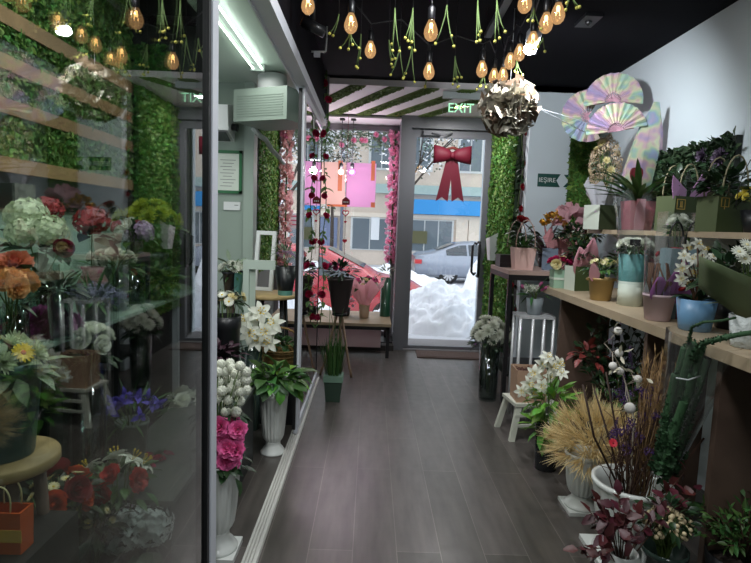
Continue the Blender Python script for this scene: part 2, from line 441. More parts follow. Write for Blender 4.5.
def urn(root, rt, h, m, plinth=True, flute=.035, foot=.72):
    """fluted pedestal vase on a stepped foot"""
    mb = MB(); f = rt * foot
    if plinth: mb.box((-f * 1.25, -f * 1.25, 0), (f * 1.25, f * 1.25, h * .06)); z = h * .06
    else: z = 0
    mb.lathe([(f * 1.2, z), (f * 1.2, z + h * .03), (f * 1.02, z + h * .05), (f * .98, z + h * .08), (f * .7, z + h * .13), (rt * .5, z + h * .18), (rt * .52, z + h * .2)], 32)
    mb.k = 0
    body = [(rt * .5, z + h * .2), (rt * .62, z + h * .24), (rt * .72, z + h * .3), (rt * .8, h * .5), (rt * .88, h * .75), (rt * .93, h * .93)]
    mb.lathe(body, 96, cap=False, flute=flute, nf=20)
    mb.lathe([(rt * .94, h * .925), (rt * 1.0, h * .95), (rt * 1.0, h), (rt * .9, h), (rt * .86, h * .8), (rt * .7, h * .4), (.004, h * .38)], 40, cap=False)
    return mb.build('vase_body', m, root)
def moss(name, o, u, v, n, w, h, count, leaf, m, back=.03, label=None, cat='moss panel', group=None, wild=.9, edge=.0):
    """a mat of small leaves on a backing board; o = corner, u/v unit axes, n outward"""
    mb = MB(); o = V(o); u = V(u); v = V(v); n = V(n); mb.k = 1
    mb.prism([o, o + u * w, o + u * w + v * h, o + v * h], n * back); mb.k = 0
    for _ in range(count):
        a = rnd(-edge, w + edge); b = rnd(-edge, h + edge)
        bump = .5 + .5 * noise.noise(V((a * 6, b * 6, 3.3)))
        mb.chip(o + u * a + v * b + n * (back + (.004 + leaf * 1.2 * bump) * rnd(.3, 1)), n + rdir() * wild, leaf * rnd(.6, 1.25))
    ob = mb.build(name, [m, G2])
    return tag(ob, label, cat, group)
# ================================================================ the room
YB = 4.82          # where the shop meets the entrance bay
CEIL = 2.65
TRIM = [0]
def slab(name, lo, hi, m):
    if name.startswith('trim'): TRIM[0] += 1; name = 'trim_%d' % TRIM[0]
    if name.startswith('ceiling'): name = 'ceiling'
    mb = MB(); mb.box(lo, hi); return structure(mb.build(name, m))
def floor_mat():
    m = bpy.data.materials.new('plank_floor'); m.use_nodes = True; nt = m.node_tree; N = nt.nodes; L = nt.links; b = N['Principled BSDF']
    tc = N.new('ShaderNodeTexCoord'); sx = N.new('ShaderNodeSeparateXYZ'); cb = N.new('ShaderNodeCombineXYZ')
    ax = N.new('ShaderNodeMath'); ax.operation = 'ADD'; ax.inputs[1].default_value = 5.73
    ay = N.new('ShaderNodeMath'); ay.operation = 'ADD'; ay.inputs[1].default_value = 10.3
    L.new(tc.outputs['Object'], sx.inputs[0]); L.new(sx.outputs[0], ax.inputs[0]); L.new(sx.outputs[1], ay.inputs[0]); L.new(ay.outputs[0], cb.inputs[0]); L.new(ax.outputs[0], cb.inputs[1])
    br = N.new('ShaderNodeTexBrick'); br.inputs['Scale'].default_value = 1; br.inputs['Brick Width'].default_value = 1.25; br.inputs['Row Height'].default_value = .19; br.inputs['Mortar Size'].default_value = .0017
    br.offset = .37; br.inputs['Color1'].default_value = (*lin((86, 80, 77)), 1); br.inputs['Color2'].default_value = (*lin((64, 61, 56)), 1); br.inputs['Mortar'].default_value = (*lin((106, 101, 95)), 1)
    L.new(cb.outputs[0], br.inputs['Vector'])
    nz = N.new('ShaderNodeTexNoise'); nz.inputs['Scale'].default_value = 2.2; nz.inputs['Detail'].default_value = 6
    mp = N.new('ShaderNodeMapping'); mp.inputs['Scale'].default_value = (9, 1.3, 1); L.new(tc.outputs['Object'], mp.inputs[0]); L.new(mp.outputs[0], nz.inputs['Vector'])
    mr = N.new('ShaderNodeMapRange'); mr.inputs[1].default_value = .3; mr.inputs[2].default_value = .7; mr.inputs[3].default_value = .7; mr.inputs[4].default_value = 1.22
    h = N.new('ShaderNodeHueSaturation'); L.new(nz.outputs[0], mr.inputs[0]); L.new(mr.outputs[0], h.inputs['Value']); L.new(br.outputs[0], h.inputs['Color']); L.new(h.outputs[0], b.inputs['Base Color'])
    n2 = N.new('ShaderNodeTexNoise'); n2.inputs['Scale'].default_value = 14; n2.inputs['Detail'].default_value = 5; L.new(tc.outputs['Object'], n2.inputs['Vector'])
    r2 = N.new('ShaderNodeMapRange'); r2.inputs[3].default_value = .24; r2.inputs[4].default_value = .42; L.new(n2.outputs[0], r2.inputs[0]); L.new(r2.outputs[0], b.inputs['Roughness'])
    bp = N.new('ShaderNodeBump'); bp.inputs['Strength'].default_value = .12; bp.inputs['Distance'].default_value = .004; L.new(n2.outputs[0], bp.inputs['Height']); L.new(bp.outputs[0], b.inputs['Normal'])
    b.inputs['Specular IOR Level'].default_value = .55
    return m
WALLW = mat('wall_pale_blue', (212, 223, 230), .7, noise_s=1.2, noise_a=.02)
WALLG = mat('wall_pale_green', (150, 164, 152), .7, noise_s=2, noise_a=.03)
CBLK = mat('ceiling_black', (13, 13, 19), .9, spec=.1)
PWHITE = mat('bay_white', (226, 220, 224), .7)
DKGRN = mat('dark_green_board', (26, 34, 28), .7)
fl = MB(); fl.box((-2.0, -3.3, -.1), (2.0, 6.62, 0)); structure(fl.build('floor', floor_mat()))
slab('ceiling', (-1.9, -3.2, CEIL), (1.9, YB, 2.8), CBLK)
slab('ceiling_bay', (-1.9, YB, 2.6), (1.9, 6.75, 2.8), PWHITE)
slab('ceiling_cold_room', (-.93, 2.55, 2.45), (-.49, 3.1, 2.5), mat('cold_ceiling', (186, 200, 188), .45))
slab('ceiling_cold_room', (-1.9, 3.1, 2.45), (-.49, YB, 2.5), mat('cold_ceiling', (186, 200, 188), .45))
slab('wall_right', (1.9, -3.3, 0), (2.0, YB + .1, 2.8), WALLW)
slab('wall_back', (1.36, YB, 0), (1.9, YB + .1, 2.8), WALLW)
slab('wall_bay_right', (1.36, YB + .1, 0), (1.46, 6.7, 2.8), mat('bay_dark', (44, 40, 42), .8))
slab('wall_rear', (-1.9, -3.3, 0), (1.9, -3.2, 2.8), mat('rear_wall', (96, 96, 96), .8))
slab('wall_left', (-1.47, -3.2, 0), (-1.37, 3.1, 2.8), mat('cold_wall', (168, 196, 178), .35))
slab('wall_partition', (-1.47, 3.1, 0), (-.915, 3.2, CEIL), DKGRN)
slab('wall_cold_room', (-1.9, 4.3, 0), (-1.0, 4.4, 2.45), WALLG)
slab('wall_far_left', (-2.0, 3.2, 0), (-1.9, 6.7, 2.8), WALLG)
slab('wall_bay_left', (-1.24, 4.4, 0), (-1.14, 6.7, 2.6), mat('bay_left_grey', (92, 98, 92), .8))
slab('wall_facade', (1.36, 6.6, -.6), (4.4, 6.8, 3.2), WALLW)
slab('wall_facade_side', (-4.4, 6.7, -.6), (-1.14, 6.85, 3.2), WALLW)
slab('trim_facade_head', (-1.3, 6.62, 2.8), (1.5, 6.85, 3.2), WALLW)
slab('trim_cold_post', (-1.0, 4.26, 0), (-.925, 4.4, 2.45), mat('post_green_grey', (164, 178, 166), .6))
slab('trim_bay_edge', (-.52, YB - .06, 2.28), (-.4, YB + .02, CEIL), GREY)
# brown dark board behind the slats
PANEL_L = [(1.46, 1.535)]
slab('trim_dark_band', (-1.372, -.2, 1.41), (-1.35, 3.1, 1.545), mat('dark_band', (28, 32, 32), .35))
# ---- timber battens and moss strips of the flower room wall
BAT = mat('timber_batten', (158, 124, 88), .6, noise_s=12, noise_a=.12)
for z, h, nm in ((1.545, .055, 'lowest'), (1.755, .055, 'second lowest'), (1.91, .055, 'second highest'), (2.07, .06, 'highest')):
    mb = MB(); mb.box((-1.372, .1, z), (-1.335, 3.1, z + h))
    tag(mb.build('timber_batten', BAT), 'pale brown timber batten on the flower room wall, %s of the four' % nm, 'batten', 'battens between the moss strips')
for (z0, z1, nm) in ((1.602, 1.753, 'directly above the lowest batten'), (1.812, 1.908, 'above the second lowest batten'), (1.967, 2.068, 'below the highest batten'), (2.132, 2.64, 'above the highest batten, reaching the ceiling')):
    moss('moss_strip', (-1.3695, .5, z0), (0, 1, 0), (0, 0, 1), (1, 0, 0), 2.58, z1 - z0, int(2.58 * (z1 - z0) * 14000), .02, GM, .012, 'strip of green moss leaves %s' % nm, 'moss strip', 'moss strips on the flower room wall', edge=.004)
moss('moss_mat', (-1.33, 3.1, 1.05), (1, 0, 0), (0, 0, 1), (0, -1, 0), .2, 1.28, 3000, .02, GMD, .02, 'tall deep green moss panel on the dark partition in the flower room', 'moss panel')
# ---- flower-room front: rails, sliding leaves
XP = -.45
ALR = mat('rail_aluminium', (196, 196, 190), .45, metal=.2)
mb = MB()
for a, b_ in ((-.030, -.018), (-.010, -.004), (.004, .010), (.018, .030)): mb.box((XP + a, -.2, 0), (XP + b_, YB - .05, .018))
mb.box((XP - .032, -.2, 0), (XP + .032, YB - .05, .008))
structure(mb.build('trim_31', ALR))
mb = MB(); mb.box((XP - .035, -.2, 2.235), (XP + .035, YB - .05, 2.30)); mb.box((XP - .045, -.2, 2.225), (XP - .035, YB - .05, 2.29))
structure(mb.build('trim_32', ALU))
slab('trim_rail_head', (XP - .03, -.2, 2.30), (XP + .03, YB - .05, CEIL), CBLK)
def sliding_leaf(n, x, y0, y1, first, last, m, black_first=False):
    o = structure(empty('door_%d' % n, (x, y0, 0))); L = y1 - y0
    mb = MB(); mb.box((-.004, .01, .06), (.004, L - .01, 2.225)); g = mb.build('door_glass', m, o)
    mb = MB()
    mb.box((-.012, 0, .02), (.012, L, .07)); mb.box((-.012, 0, 2.19), (.012, L, 2.234))
    if first: mb.box((-.016, 0, .07), (.016, first, 2.19))
    if last: mb.box((-.016, L - last, .07), (.016, L, 2.19))
    mb.build('door_frame', ALU, o)
    if black_first:
        mb = MB(); mb.box((-.018, L - last - .018, .07), (.012, L - last, 2.19)) if last else None; mb.build('brush_seal', BLACK, o)
    return o
sliding_leaf(1, XP + .03, .35, 1.435, .04, .05, GLS_D, True)
d2 = sliding_leaf(2, XP + .0, 3.43, 4.74, .1, 0, GLS_D)
mb = MB(); mb.box((-.02, -.012, .05), (.0, .0, 2.22)); mb.box((-.006, 1.30, .05), (.008, 1.312, 2.22)); mb.build('brush_seal', BLACK, d2)
# ---- bay ceiling with turf strips
TURF = mat('turf_strip', (104, 126, 66), .8, var=.3)
for i, xx in enumerate((-.48, -.152, .18, .485, .815, 1.14)):
    ye = 5.95 if i == 0 else 6.15; mb = MB(); w = .135; a = V((xx - w / 2, YB + .01, 0)); b_ = V((xx - w / 2 - .67 * (ye - YB) / 1.33, ye, 0))
    mb.smooth = False; mb.prism([(a.x, a.y, 2.5995), (b_.x, b_.y, 2.5995), (b_.x + w, b_.y, 2.5995), (a.x + w, a.y, 2.5995)], (0, 0, -.008))
    for _ in range(1400):
        t = random.random(); p = a.lerp(b_, t); mb.chip((p.x + rnd(0, w), p.y, 2.588), (rnd(-.9, .9), rnd(-.9, .9), -1), .011)
    nm = ('nearest the glass partition', 'second from the glass partition', 'third from the glass partition', 'third from the leafy side wall', 'second from the leafy side wall', 'nearest the leafy side wall')[i]
    tag(mb.build('turf_strip', TURF), 'diagonal green turf strip on the white bay ceiling, %s' % nm, 'turf strip', 'turf strips on the bay ceiling')
# ---- entrance: window
FRM = mat('window_frame_grey', (128, 124, 130), .5)
w1 = structure(empty('window_1', (0, 6.5, 0)))
mb = MB(); mb.box((-1.14, 0, .1), (.3, .008, 2.53)); mb.build('window_glass', GLS, w1)
mb = MB()
for lo, hi in (((-1.14, -.03, 2.5), (.3, .04, 2.56)), ((-1.14, -.03, .06), (.3, .04, .12)), ((-1.14, -.03, .1), (-1.09, .04, 2.5)), ((.25, -.03, .1), (.3, .04, 2.5)), ((-.80, -.02, .1), (-.76, .03, 2.5))): mb.box(lo, hi)
mb.build('window_frame', FRM, w1)
slab('trim_bay_head', (-1.14, 6.08, 2.565), (.3, 6.58, 2.6), PWHITE)
slab('trim_bay_dark_line', (-1.14, 6.06, 2.585), (.3, 6.09, 2.6), BLACK)  # thin black strip along the front edge of the bay head
slab('trim_window_kerb', (-1.14, 5.95, 0), (.3, 6.1, .06), mat('kerb_dark', (52, 48, 46), .6))
slab('trim_window_base', (-1.14, 6.1, 0), (.3, 6.6, .07), BLACK)
# ---- entrance: door
slab('trim_door_post', (.295, 6.02, 0), (.41, 6.5, 2.6), GREY)
slab('trim_door_hinge_post', (1.305, 6.02, 0), (1.36, 6.2, 2.6), GREY)
slab('trim_door_head', (.41, 6.02, 2.47), (1.305, 6.2, 2.6), GREY)
slab('trim_threshold', (.41, 6.02, 0), (1.305, 6.62, .012), mat('threshold', (130, 128, 130), .6))
dr = structure(empty('door_3', (.41, 6.08, 0)))
mb = MB(); mb.box((.0, 0, .02), (.06, .05, 2.465)); mb.box((.83, 0, .02), (.892, .05, 2.465)); mb.box((.06, 0, 2.385), (.83, .05, 2.465)); mb.box((.06, 0, .015), (.83, .05, .045)); mb.build('door_frame', GREY, dr)
mb = MB(); mb.box((.06, .02, .045), (.83, .03, 2.385)); mb.build('door_glass', GLS, dr)
mb = MB(); hx = .805
for yy in (-.05,):
    mb.tube([(hx - .02, .0, .9), (hx - .05, yy - .02, .89), (hx - .075, yy - .02, .92), (hx - .075, yy - .02, 1.21), (hx - .05, yy - .02, 1.24), (hx - .02, 0, 1.23)], .014, 8)
    mb.tube([(hx, .0, .87), (hx, yy - .02, .87), (hx, yy - .03, .9), (hx, yy - .03, 1.22), (hx, yy - .02, 1.25), (hx, .0, 1.25)], .016, 8)
mb.build('door_handle', BLACK, dr)
mb = MB(); mb.box((.13, -.05, 2.4), (.32, .0, 2.45)); mb.tube([(.22, -.055, 2.42), (.35, -.08, 2.40), (.45, -.03, 2.43)], .008, 6); mb.build('door_closer', GREY, dr)
# door mat
mb = MB(); mb.box((-.36, -.16, 0), (.36, .16, .012)); mb.box((-.33, -.13, .012), (.33, .13, .016))
o = mb.build('door_mat', mat('mat_brown', (92, 76, 70), .95, bump=.6, bump_s=300), None, (.91, 5.83, 0)); o.rotation_euler.z = -.02
tag(o, 'brown rectangular door mat inside the glass entrance door', 'door mat')
# ================================================================ outside
def heights():
    mb = MB(); nx, ny = 40, 44
    for j in range(ny + 1):
        for i in range(nx + 1):
            x = -14 + 30 * i / nx; y = 6.62 + 24 * j / ny
            t = min(1, max(0, (y - 7.2) / 2.6)); z = -.02 - .48 * t * t * (3 - 2 * t)
            mb.v.append((x, y, z + .02 * noise.noise(V((x * 2, y * 2, 0)))))
    for j in range(ny):
        for i in range(nx): a = j * (nx + 1) + i; mb.face(a, a + 1, a + nx + 2, a + nx + 1)
    return mb
structure(tag(heights().build('ground_street', mat('slush', (196, 198, 204), .7, noise_s=.8, noise_a=.15, bump=.3, bump_s=5))))
def snow_heap(label, c, rx, ry, h, seed, group='snow heaps by the street'):
    mb = MB(); n = 56
    for j in range(n + 1):
        for i in range(n + 1):
            x = (i / n * 2 - 1); y = (j / n * 2 - 1); d = x * x + y * y; e = max(0, 1 - d)
            z = h * (e ** .8) * (1 + .35 * noise.noise(V((x * 2.2 + seed, y * 2.2, seed)))) + .22 * h * noise.noise(V((x * 7, y * 7, seed))) * min(1, e * 4) + .12 * h * noise.noise(V((x * 17, y * 17, seed))) * min(1, e * 4)
            mb.v.append((x * rx, y * ry, z - .12 * (d > 1)))
    for j in range(n):
        for i in range(n): a = j * (n + 1) + i; mb.face(a, a + 1, a + n + 2, a + n + 1)
    o = mb.build('snow_heap', SNOW, None, c); tag(o, label, 'snow', group)
snow_heap('large heap of white snow just outside the glass door', (1.12, 7.8, -.1), 1.2, .92, .56, 2.2)
snow_heap('low white snow bank along the kerb behind the red car', (-.6, 12.9, -.45), 3.6, .8, .5, 7.7)
snow_heap('snow bank beneath the rear bumper of the silver car', (.4, 17.2, -.5), 2.2, .8, .55, 4.1)
snow_heap('rounded snow heap beside the silver car, under the door handle', (3.15, 14.3, -.5), .75, .7, 1.0, 5.5)
snow_heap('snow bank before the window with the pink poster', (-1.7, 8.4, -.25), 1.7, .9, .5, 9.1)
snow_heap('snow bank further along the pavement past the leafy wall', (4.9, 9.2, -.3), 2.0, 1.3, .8, 3.1)
GLC = mat('car_glass', (52, 62, 70), .08, coat=.5)
TYRE = mat('tyre', (24, 24, 26), .8)
def car(label, loc, rz, paint, st, wheels, glass_x, hgt=1.0):
    """st: stations (x, half width, sill z, belt z, roof half width, roof z) rear to front"""
    t = thing('car', label, 'car', loc, rz, 'cars in the street')
    def ring(s):
        x, w, zb, zl, wr, zt = s
        return [V((x, w * .8, zb)), V((x, w * .97, zb + .12)), V((x, w, zb + (zl - zb) * .55)), V((x, w * .97, zl)), V((x, wr, zt - .05)), V((x, wr * .72, zt)), V((x, 0, zt + .015))]
    mb = MB(); rings = []
    for s in st:
        h = ring(s); full = h + [V((p.x, -p.y, p.z)) for p in h[::-1][1:]]; rings.append(mb.pts(full))
    n = 13
    for a, b_ in zip(rings, rings[1:]):
        for i in range(n - 1): mb.face(a + i, a + i + 1, b_ + i + 1, b_ + i)
        mb.face(a + n - 1, a, b_, b_ + n - 1)
    mb.face(*range(rings[0], rings[0] + n)); mb.face(*reversed(range(rings[-1], rings[-1] + n)))
    mb.build('body', paint, t)
    def interp(x):
        for a, b_ in zip(st, st[1:]):
            if a[0] <= x <= b_[0]:
                k = (x - a[0]) / (b_[0] - a[0]); return tuple(p + (q - p) * k for p, q in zip(a, b_))
        return st[-1]
    g = MB()
    xs = glass_x['side']
    for sd in (1, -1):
        for x0, x1, tr in xs:
            pts = []
            lo = []; hi = []
            for k in range(7):
                x = x0 + (x1 - x0) * k / 6; h = ring(interp(x)); a, b_ = h[3], h[4]
                if b_.z - a.z < .1: continue
                lo.append(a.lerp(b_, .1)); hi.append(a.lerp(b_, .9))
            P = lo + hi[::-1]; P = [V((p.x, (p.y + .012) * sd, p.z)) for p in P]
            g.poly(P)
    for x0, x1 in glass_x['screens']:
        for sd in (1,):
            A = ring(interp(x0)); B = ring(interp(x1))
            P = [A[5], A[6], V((A[5].x, -A[5].y, A[5].z)), V((B[5].x, -B[5].y, B[5].z)), B[6], B[5]]
            g.poly([p + V((0, 0, .012)) for p in P])
    g.build('window_glass', GLC, t)
    for (x, r) in wheels:
        for sd in (1, -1):
            M = Matrix.Rotation(R(90), 4, 'X'); wm = MB()
            wm.lathe([(r * .62, -.1), (r * .9, -.11), (r, -.07), (r, .07), (r * .9, .11), (r * .62, .1)], 28, M=M)
            w = wm.build('wheel', TYRE, t); w.location = (x, sd * .76, r)
            rm = MB(); rm.lathe([(r * .66, -.105), (r * .66, .105)], 28, M=M, cap=False)
            for k in range(10):
                a = k * PI / 5; c, s_ = math.cos(a), math.sin(a)
                rm.prism([V((-s_ * .02, -.112, c * .02)), V((s_ * .02, -.112, -c * .02)), V((c * r * .64 + s_ * .035, -.112, s_ * r * .64 - c * .035)), V((c * r * .64 - s_ * .035, -.112, s_ * r * .64 + c * .035))], (0, .224, 0))
            rm.build('rim', mat('alloy', (206, 208, 212), .3, metal=.7), w)
    x0, w0, zb, zl = st[0][0], st[0][1], st[0][2], st[0][3]
    for sd in (1, -1):
        l = MB(); l.box((x0 - .03, sd * w0 * .98 - .17, zl - .17), (x0 + .2, sd * w0 * .98 + .03 * sd + .1, zl - .03)); l.build('tail_light', mat('tail_red', (190, 40, 44), .25, coat=.5), t)
        l = MB(); xe = st[-1][0]; l.box((xe - .25, sd * .62 - .14, .55), (xe + .01, sd * .62 + .14, .68)); l.build('head_light', mat('headlight', (220, 224, 228), .2), t)
    return t
sedan = [(0, .76, .3, .84, .66, .9), (.1, .85, .26, .93, .72, 1.0), (.55, .89, .22, .95, .74, 1.06), (.95, .9, .2, .95, .62, 1.18), (1.5, .9, .2, .94, .56, 1.4), (2.1, .9, .2, .93, .56, 1.45), (2.7, .9, .2, .92, .56, 1.42), (3.3, .9, .2, .91, .64, 1.1), (3.5, .9, .2, .9, .7, .97), (4.2, .87, .22, .8, .66, .85), (4.55, .74, .3, .62, .6, .66)]
car('silver saloon car parked across the snowy street', (1.5, 19.0, -.5), R(3), mat('silver_paint', (150, 158, 172), .3, metal=.4, coat=.6), sedan, ((1.15, .32), (3.75, .32)), dict(side=((1.05, 1.75, 0), (1.82, 3.15, 0)), screens=((.75, 1.42), (2.78, 3.28))))
hatch = [(0, .74, .3, .84, .66, .95), (.08, .83, .25, .93, .66, 1.2), (.4, .86, .22, .94, .58, 1.42), (1.2, .87, .2, .93, .57, 1.47), (2.0, .87, .2, .92, .56, 1.44), (2.75, .87, .2, .9, .64, 1.08), (2.95, .87, .2, .9, .68, .96), (3.6, .84, .22, .8, .62, .84), (3.95, .7, .3, .6, .56, .64)]
car('red hatchback seen through the shop window, nearest the pavement', (-2.8, 10.4, -.48), R(-3), mat('red_paint', (190, 56, 68), .3, coat=.6), hatch, ((.75, .3), (3.2, .3)), dict(side=((.45, 1.25, 0), (1.32, 2.65, 0)), screens=((2.05, 2.72),)))
# ---- building across the street
BW = mat('stucco_beige', (214, 200, 186), .8, noise_s=1.5, noise_a=.05); BT = mat('ledge_mint', (170, 192, 190), .7); BB = mat('awning_blue', (52, 150, 220), .55)
BG = mat('shop_glass', (104, 116, 124), .15); BF = mat('shop_frame', (210, 214, 214), .6); BP = mat('pilaster_cream', (228, 216, 200), .8)
bd = thing('building', 'beige building with a blue awning band across the street', 'building', (0, 26, -.5))
mb = MB(); mb.box((-16, 0, 0), (18, 5, 10.5)); mb.build('wall', BW, bd)
mb = MB(); mb.box((-16, -.35, 3.42), (18, 0, 3.62)); mb.box((-16, -.2, 3.62), (18, 0, 3.85)); mb.build('ledge', BT, bd)
mb = MB(); mb.box((1.2, -.5, 2.5), (18, 0, 3.18)); aw = mb.build('awning', BB, bd)
for k, x in enumerate((6.8, 8.2)): txt('A', 'lettering', .6, Matrix.Translation((x, -.505, 2.83)) @ FACE_CAM, WHITE, aw)
mb = MB(); mb.box((-16, -.15, 2.28), (18, 0, 2.48)); mb.build('fascia', BP, bd)
for x0, x1 in ((-9.5, -7.2), (-6.6, -4.4), (-3.9, -2.5), (-.9, .8), (1.9, 3.9), (5.3, 8.0), (8.8, 11.4)):
    mb = MB(); mb.box((x0 - .06, -.06, .7), (x1 + .06, 0, 2.26)); w = mb.build('window', BF, bd)
    mb = MB(); k = max(1, round((x1 - x0) / .7))
    for i in range(k):
        a = x0 + (x1 - x0) * i / k; mb.box((a + .03, -.08, .75), (a + (x1 - x0) / k - .03, -.05, 2.2))
    mb.build('pane', BG, w)
for x in (4.35, 4.95):
    mb = MB(); mb.box((x - .28, -.12, 0), (x + .28, 0, 2.28)); mb.build('pilaster', BP, bd)
for x in (-8.4, -5.4, -2.6, 0.4, 2.2, 4.6, 6.6, 9.2):
    for z0, z1 in ((4.6, 6.6), (7.4, 9.3)):
        mb = MB(); mb.box((x - .62, -.08, z0 - .1), (x + .62, 0, z1 + .1)); w = mb.build('window', BF, bd)
        mb = MB(); mb.box((x - .5, -.1, z0), (x - .03, -.06, z1)); mb.box((x + .03, -.1, z0), (x + .5, -.06, z1)); mb.build('pane', BG, w)
for x in (-3.1, -1.4, .95):
    mb = MB(); mb.tube([(x, -.14, 0), (x, -.14, 9)], .08, 8); mb.build('drain_pipe', mat('pipe_grey', (128, 134, 150), .5), bd)
mb = MB(); mb.box((-2.45, -.1, 0), (-1.6, 0, 2.2)); mb.build('entrance_door', mat('door_blue_grey', (110, 122, 152), .5), bd)
for x in (.2,):
    mb = MB(); mb.box((x - .2, -.12, 1.2), (x + .2, 0, 2.4)); mb.build('notice_board', mat('notice_white', (226, 230, 234), .6), bd)
mb = MB(); mb.box((1.9, -.14, 1.1), (2.7, -.08, 1.7)); mb.build('window_poster', mat('poster_olive', (92, 92, 60), .6), bd)
def snowy_tree(label, c, h, r, seed):
    random.seed(seed); t = thing('tree', label, 'tree', c, 0, 'snow covered trees in the street'); mb = MB(); tips = []
    def br(p, d, L, rr, dep):
        q = p + d * L; mb.tube([p, (p + q) / 2 + rdir() * L * .05, q], [rr, rr * .85, rr * .65], 6)
        if dep == 0: tips.append(q); return
        for _ in range(3):
            e = (d + rdir() * .75 + V((0, 0, .15))).normalized(); br(q, e, L * .68, rr * .6, dep - 1)
        tips.append(q)
    br(V((0, 0, 0)), V((0, 0, 1)), h * .36, .085, 4)
    mb.build('trunk', mat('bark', (66, 58, 52), .9), t)
    f = MB()
    for q in tips:
        for _ in range(22): f.chip(q + rdir() * r * .3 * rnd(.2, 1), rdir(0, 1), .07, .6)
    f.build('foliage', mat('winter_leaf', (72, 84, 62), .7, var=.4), t)
    s = MB()
    for q in tips:
        for _ in range(22): s.chip(q + rdir() * r * .3 * rnd(.2, 1) + V((0, 0, .05)), V((0, -.5, 1)) + rdir() * .6, .085, .7)
    s.build('snow', SNOW, t); random.seed(seed + 50)
snowy_tree('snow covered tree seen above the pink poster', (-2.6, 15.5, -.5), 6.6, 1.9, 3)
snowy_tree('snowy tree whose trunk hides behind the grey door post', (1.15, 21.8, -.5), 8.2, 2.2, 11)
snowy_tree('tall snowy tree near the grey edge of the window', (-1.5, 20.8, -.5), 7.6, 2.0, 19)
# ================================================================ helpers for arrangements
def spot(px, py, D, zs):
    p = at(px, py, D); return V((p.x, p.y, zs)), p.z - zs
def arrange(t, H, rad, fl=(), fo=(), zmin=.1, stem0=.03, off=(0, 0), stem=True, tilt=(0, 0, 0), stem_m=None):
    """blooms (kind, material, n, radius[, centre material]) over a dome at height H; foliage dicts below it"""
    c = V((off[0], off[1], H)); tot = sum(f[2] for f in fl); allp = dome(tot, c - V((0, 0, rad[2] * .5)), rad, zmin) if tot else []
    order = list(range(tot)); random.shuffle(order); k = 0; ends = []
    for f in fl:
        me = proto(f[0], f[1], f[4] if len(f) > 4 else None); pl = [allp[i] for i in order[k:k + f[2]]]; k += f[2]
        blooms(t, me, pl, f[3], tilt=tilt); ends += [p - d * f[3] * .1 for p, d in pl]
    if stem and ends: stems_to(t, ends, (0, 0, stem0), m=stem_m or STEM)
    for d in fo:
        d = dict(d); kd = d.pop('kind'); n = d.pop('n'); dz = d.pop('dz', -.06); r = d.pop('rad', (rad[0], rad[1], rad[2])); L = d.pop('L'); W = d.pop('W'); m = d.pop('m'); cc = d.pop('c', None)
        foliage(t, kd, n, cc if cc is not None else c + V((0, 0, dz)), r, L, W, m, **d)
    return t
def bunch(label, loc, H, rad, fl=(), fo=(), cat='flowers', name='flower_bunch', group=None, rz=0, **k):
    t = thing(name, label, cat, loc, rz, group); return arrange(t, H, rad, fl, fo, **k)
def vase(kind, label, loc, m, r=.05, h=.2, cat='vase', name='vase', group=None, rb=None, water=False):
    t = thing(name, label, cat, loc, 0, group); mb = MB()
    if kind == 'cyl':
        rb = rb or r; mb.lathe([(rb, 0), (rb, .004), (r, h), (r - .004, h), (rb - .004, .014), (.001, .012)], 28)
        mb.build('vase_body', m, t)
    elif kind == 'bucket':
        rb = rb or r * .72; mb.lathe([(rb, 0), (rb + .002, .006), (r * .97, h * .9), (r * 1.04, h * .91), (r * 1.04, h), (r * .98, h), (rb, .03), (.001, .03)], 28)
        mb.build('bucket_body', m, t)
    elif kind == 'round':
        mb.lathe([(r * .5, 0), (r * .9, h * .15), (r, h * .4), (r * .85, h * .7), (r * .55, h * .9), (r * .66, h), (r * .6, h), (r * .5, h * .9), (r * .8, h * .65), (r * .9, h * .4), (.001, .02)], 28)
        mb.build('vase_body', m, t)
    elif kind == 'urn': urn(t, r, h, m, plinth=not rb)
    return t
def lf(n, L, W, m, dz=-.06, kind='leafy', rad=None, bend=.6, **k):
    d = dict(kind=kind, n=n, L=L, W=W, m=m, dz=dz, bend=bend, **k)
    if rad: d['rad'] = rad
    return d
# ================================================================ flower room behind the near glass leaf
sh = thing('display_shelf', 'pale glass display shelf along the flower room wall', 'shelf', (-1.36, 1.0, 0))
mb = MB(); mb.box((0, 0, .985), (.38, 2.08, 1.0)); mb.build('shelf_board', mat('frosted_shelf', (150, 176, 162), .2), sh)
mb = MB(); mb.box((.0, .0, .0), (.03, 2.08, .985)); mb.build('back_panel', DKGRN, sh)
for yy in (.1, 1.9): mb = MB(); mb.box((.3, yy, 0), (.33, yy + .03, .985)); mb.build('leg', ALU, sh)
stp = thing('display_step', 'low dark display step in front of the flower room shelf', 'step', (-.985, 1.75, 0))
mb = MB(); mb.box((.02, 0, 0), (.34, 1.3, .43)); mb.build('step_body', mat('step_dark', (36, 40, 40), .5), stp)
mb = MB(); mb.box((.01, -.01, .43), (.35, 1.31, .45)); mb.build('step_top', mat('step_top', (74, 80, 76), .4), stp)
L2 = 1.0
def shelf_vase(px, D, kind, label, m, **k):
    p = at(px, 300, D); vase(kind, label, (p.x, p.y, L2), m, **k); return p
DGL = mat('tinted_vase', (46, 62, 56), .15, coat=.3)
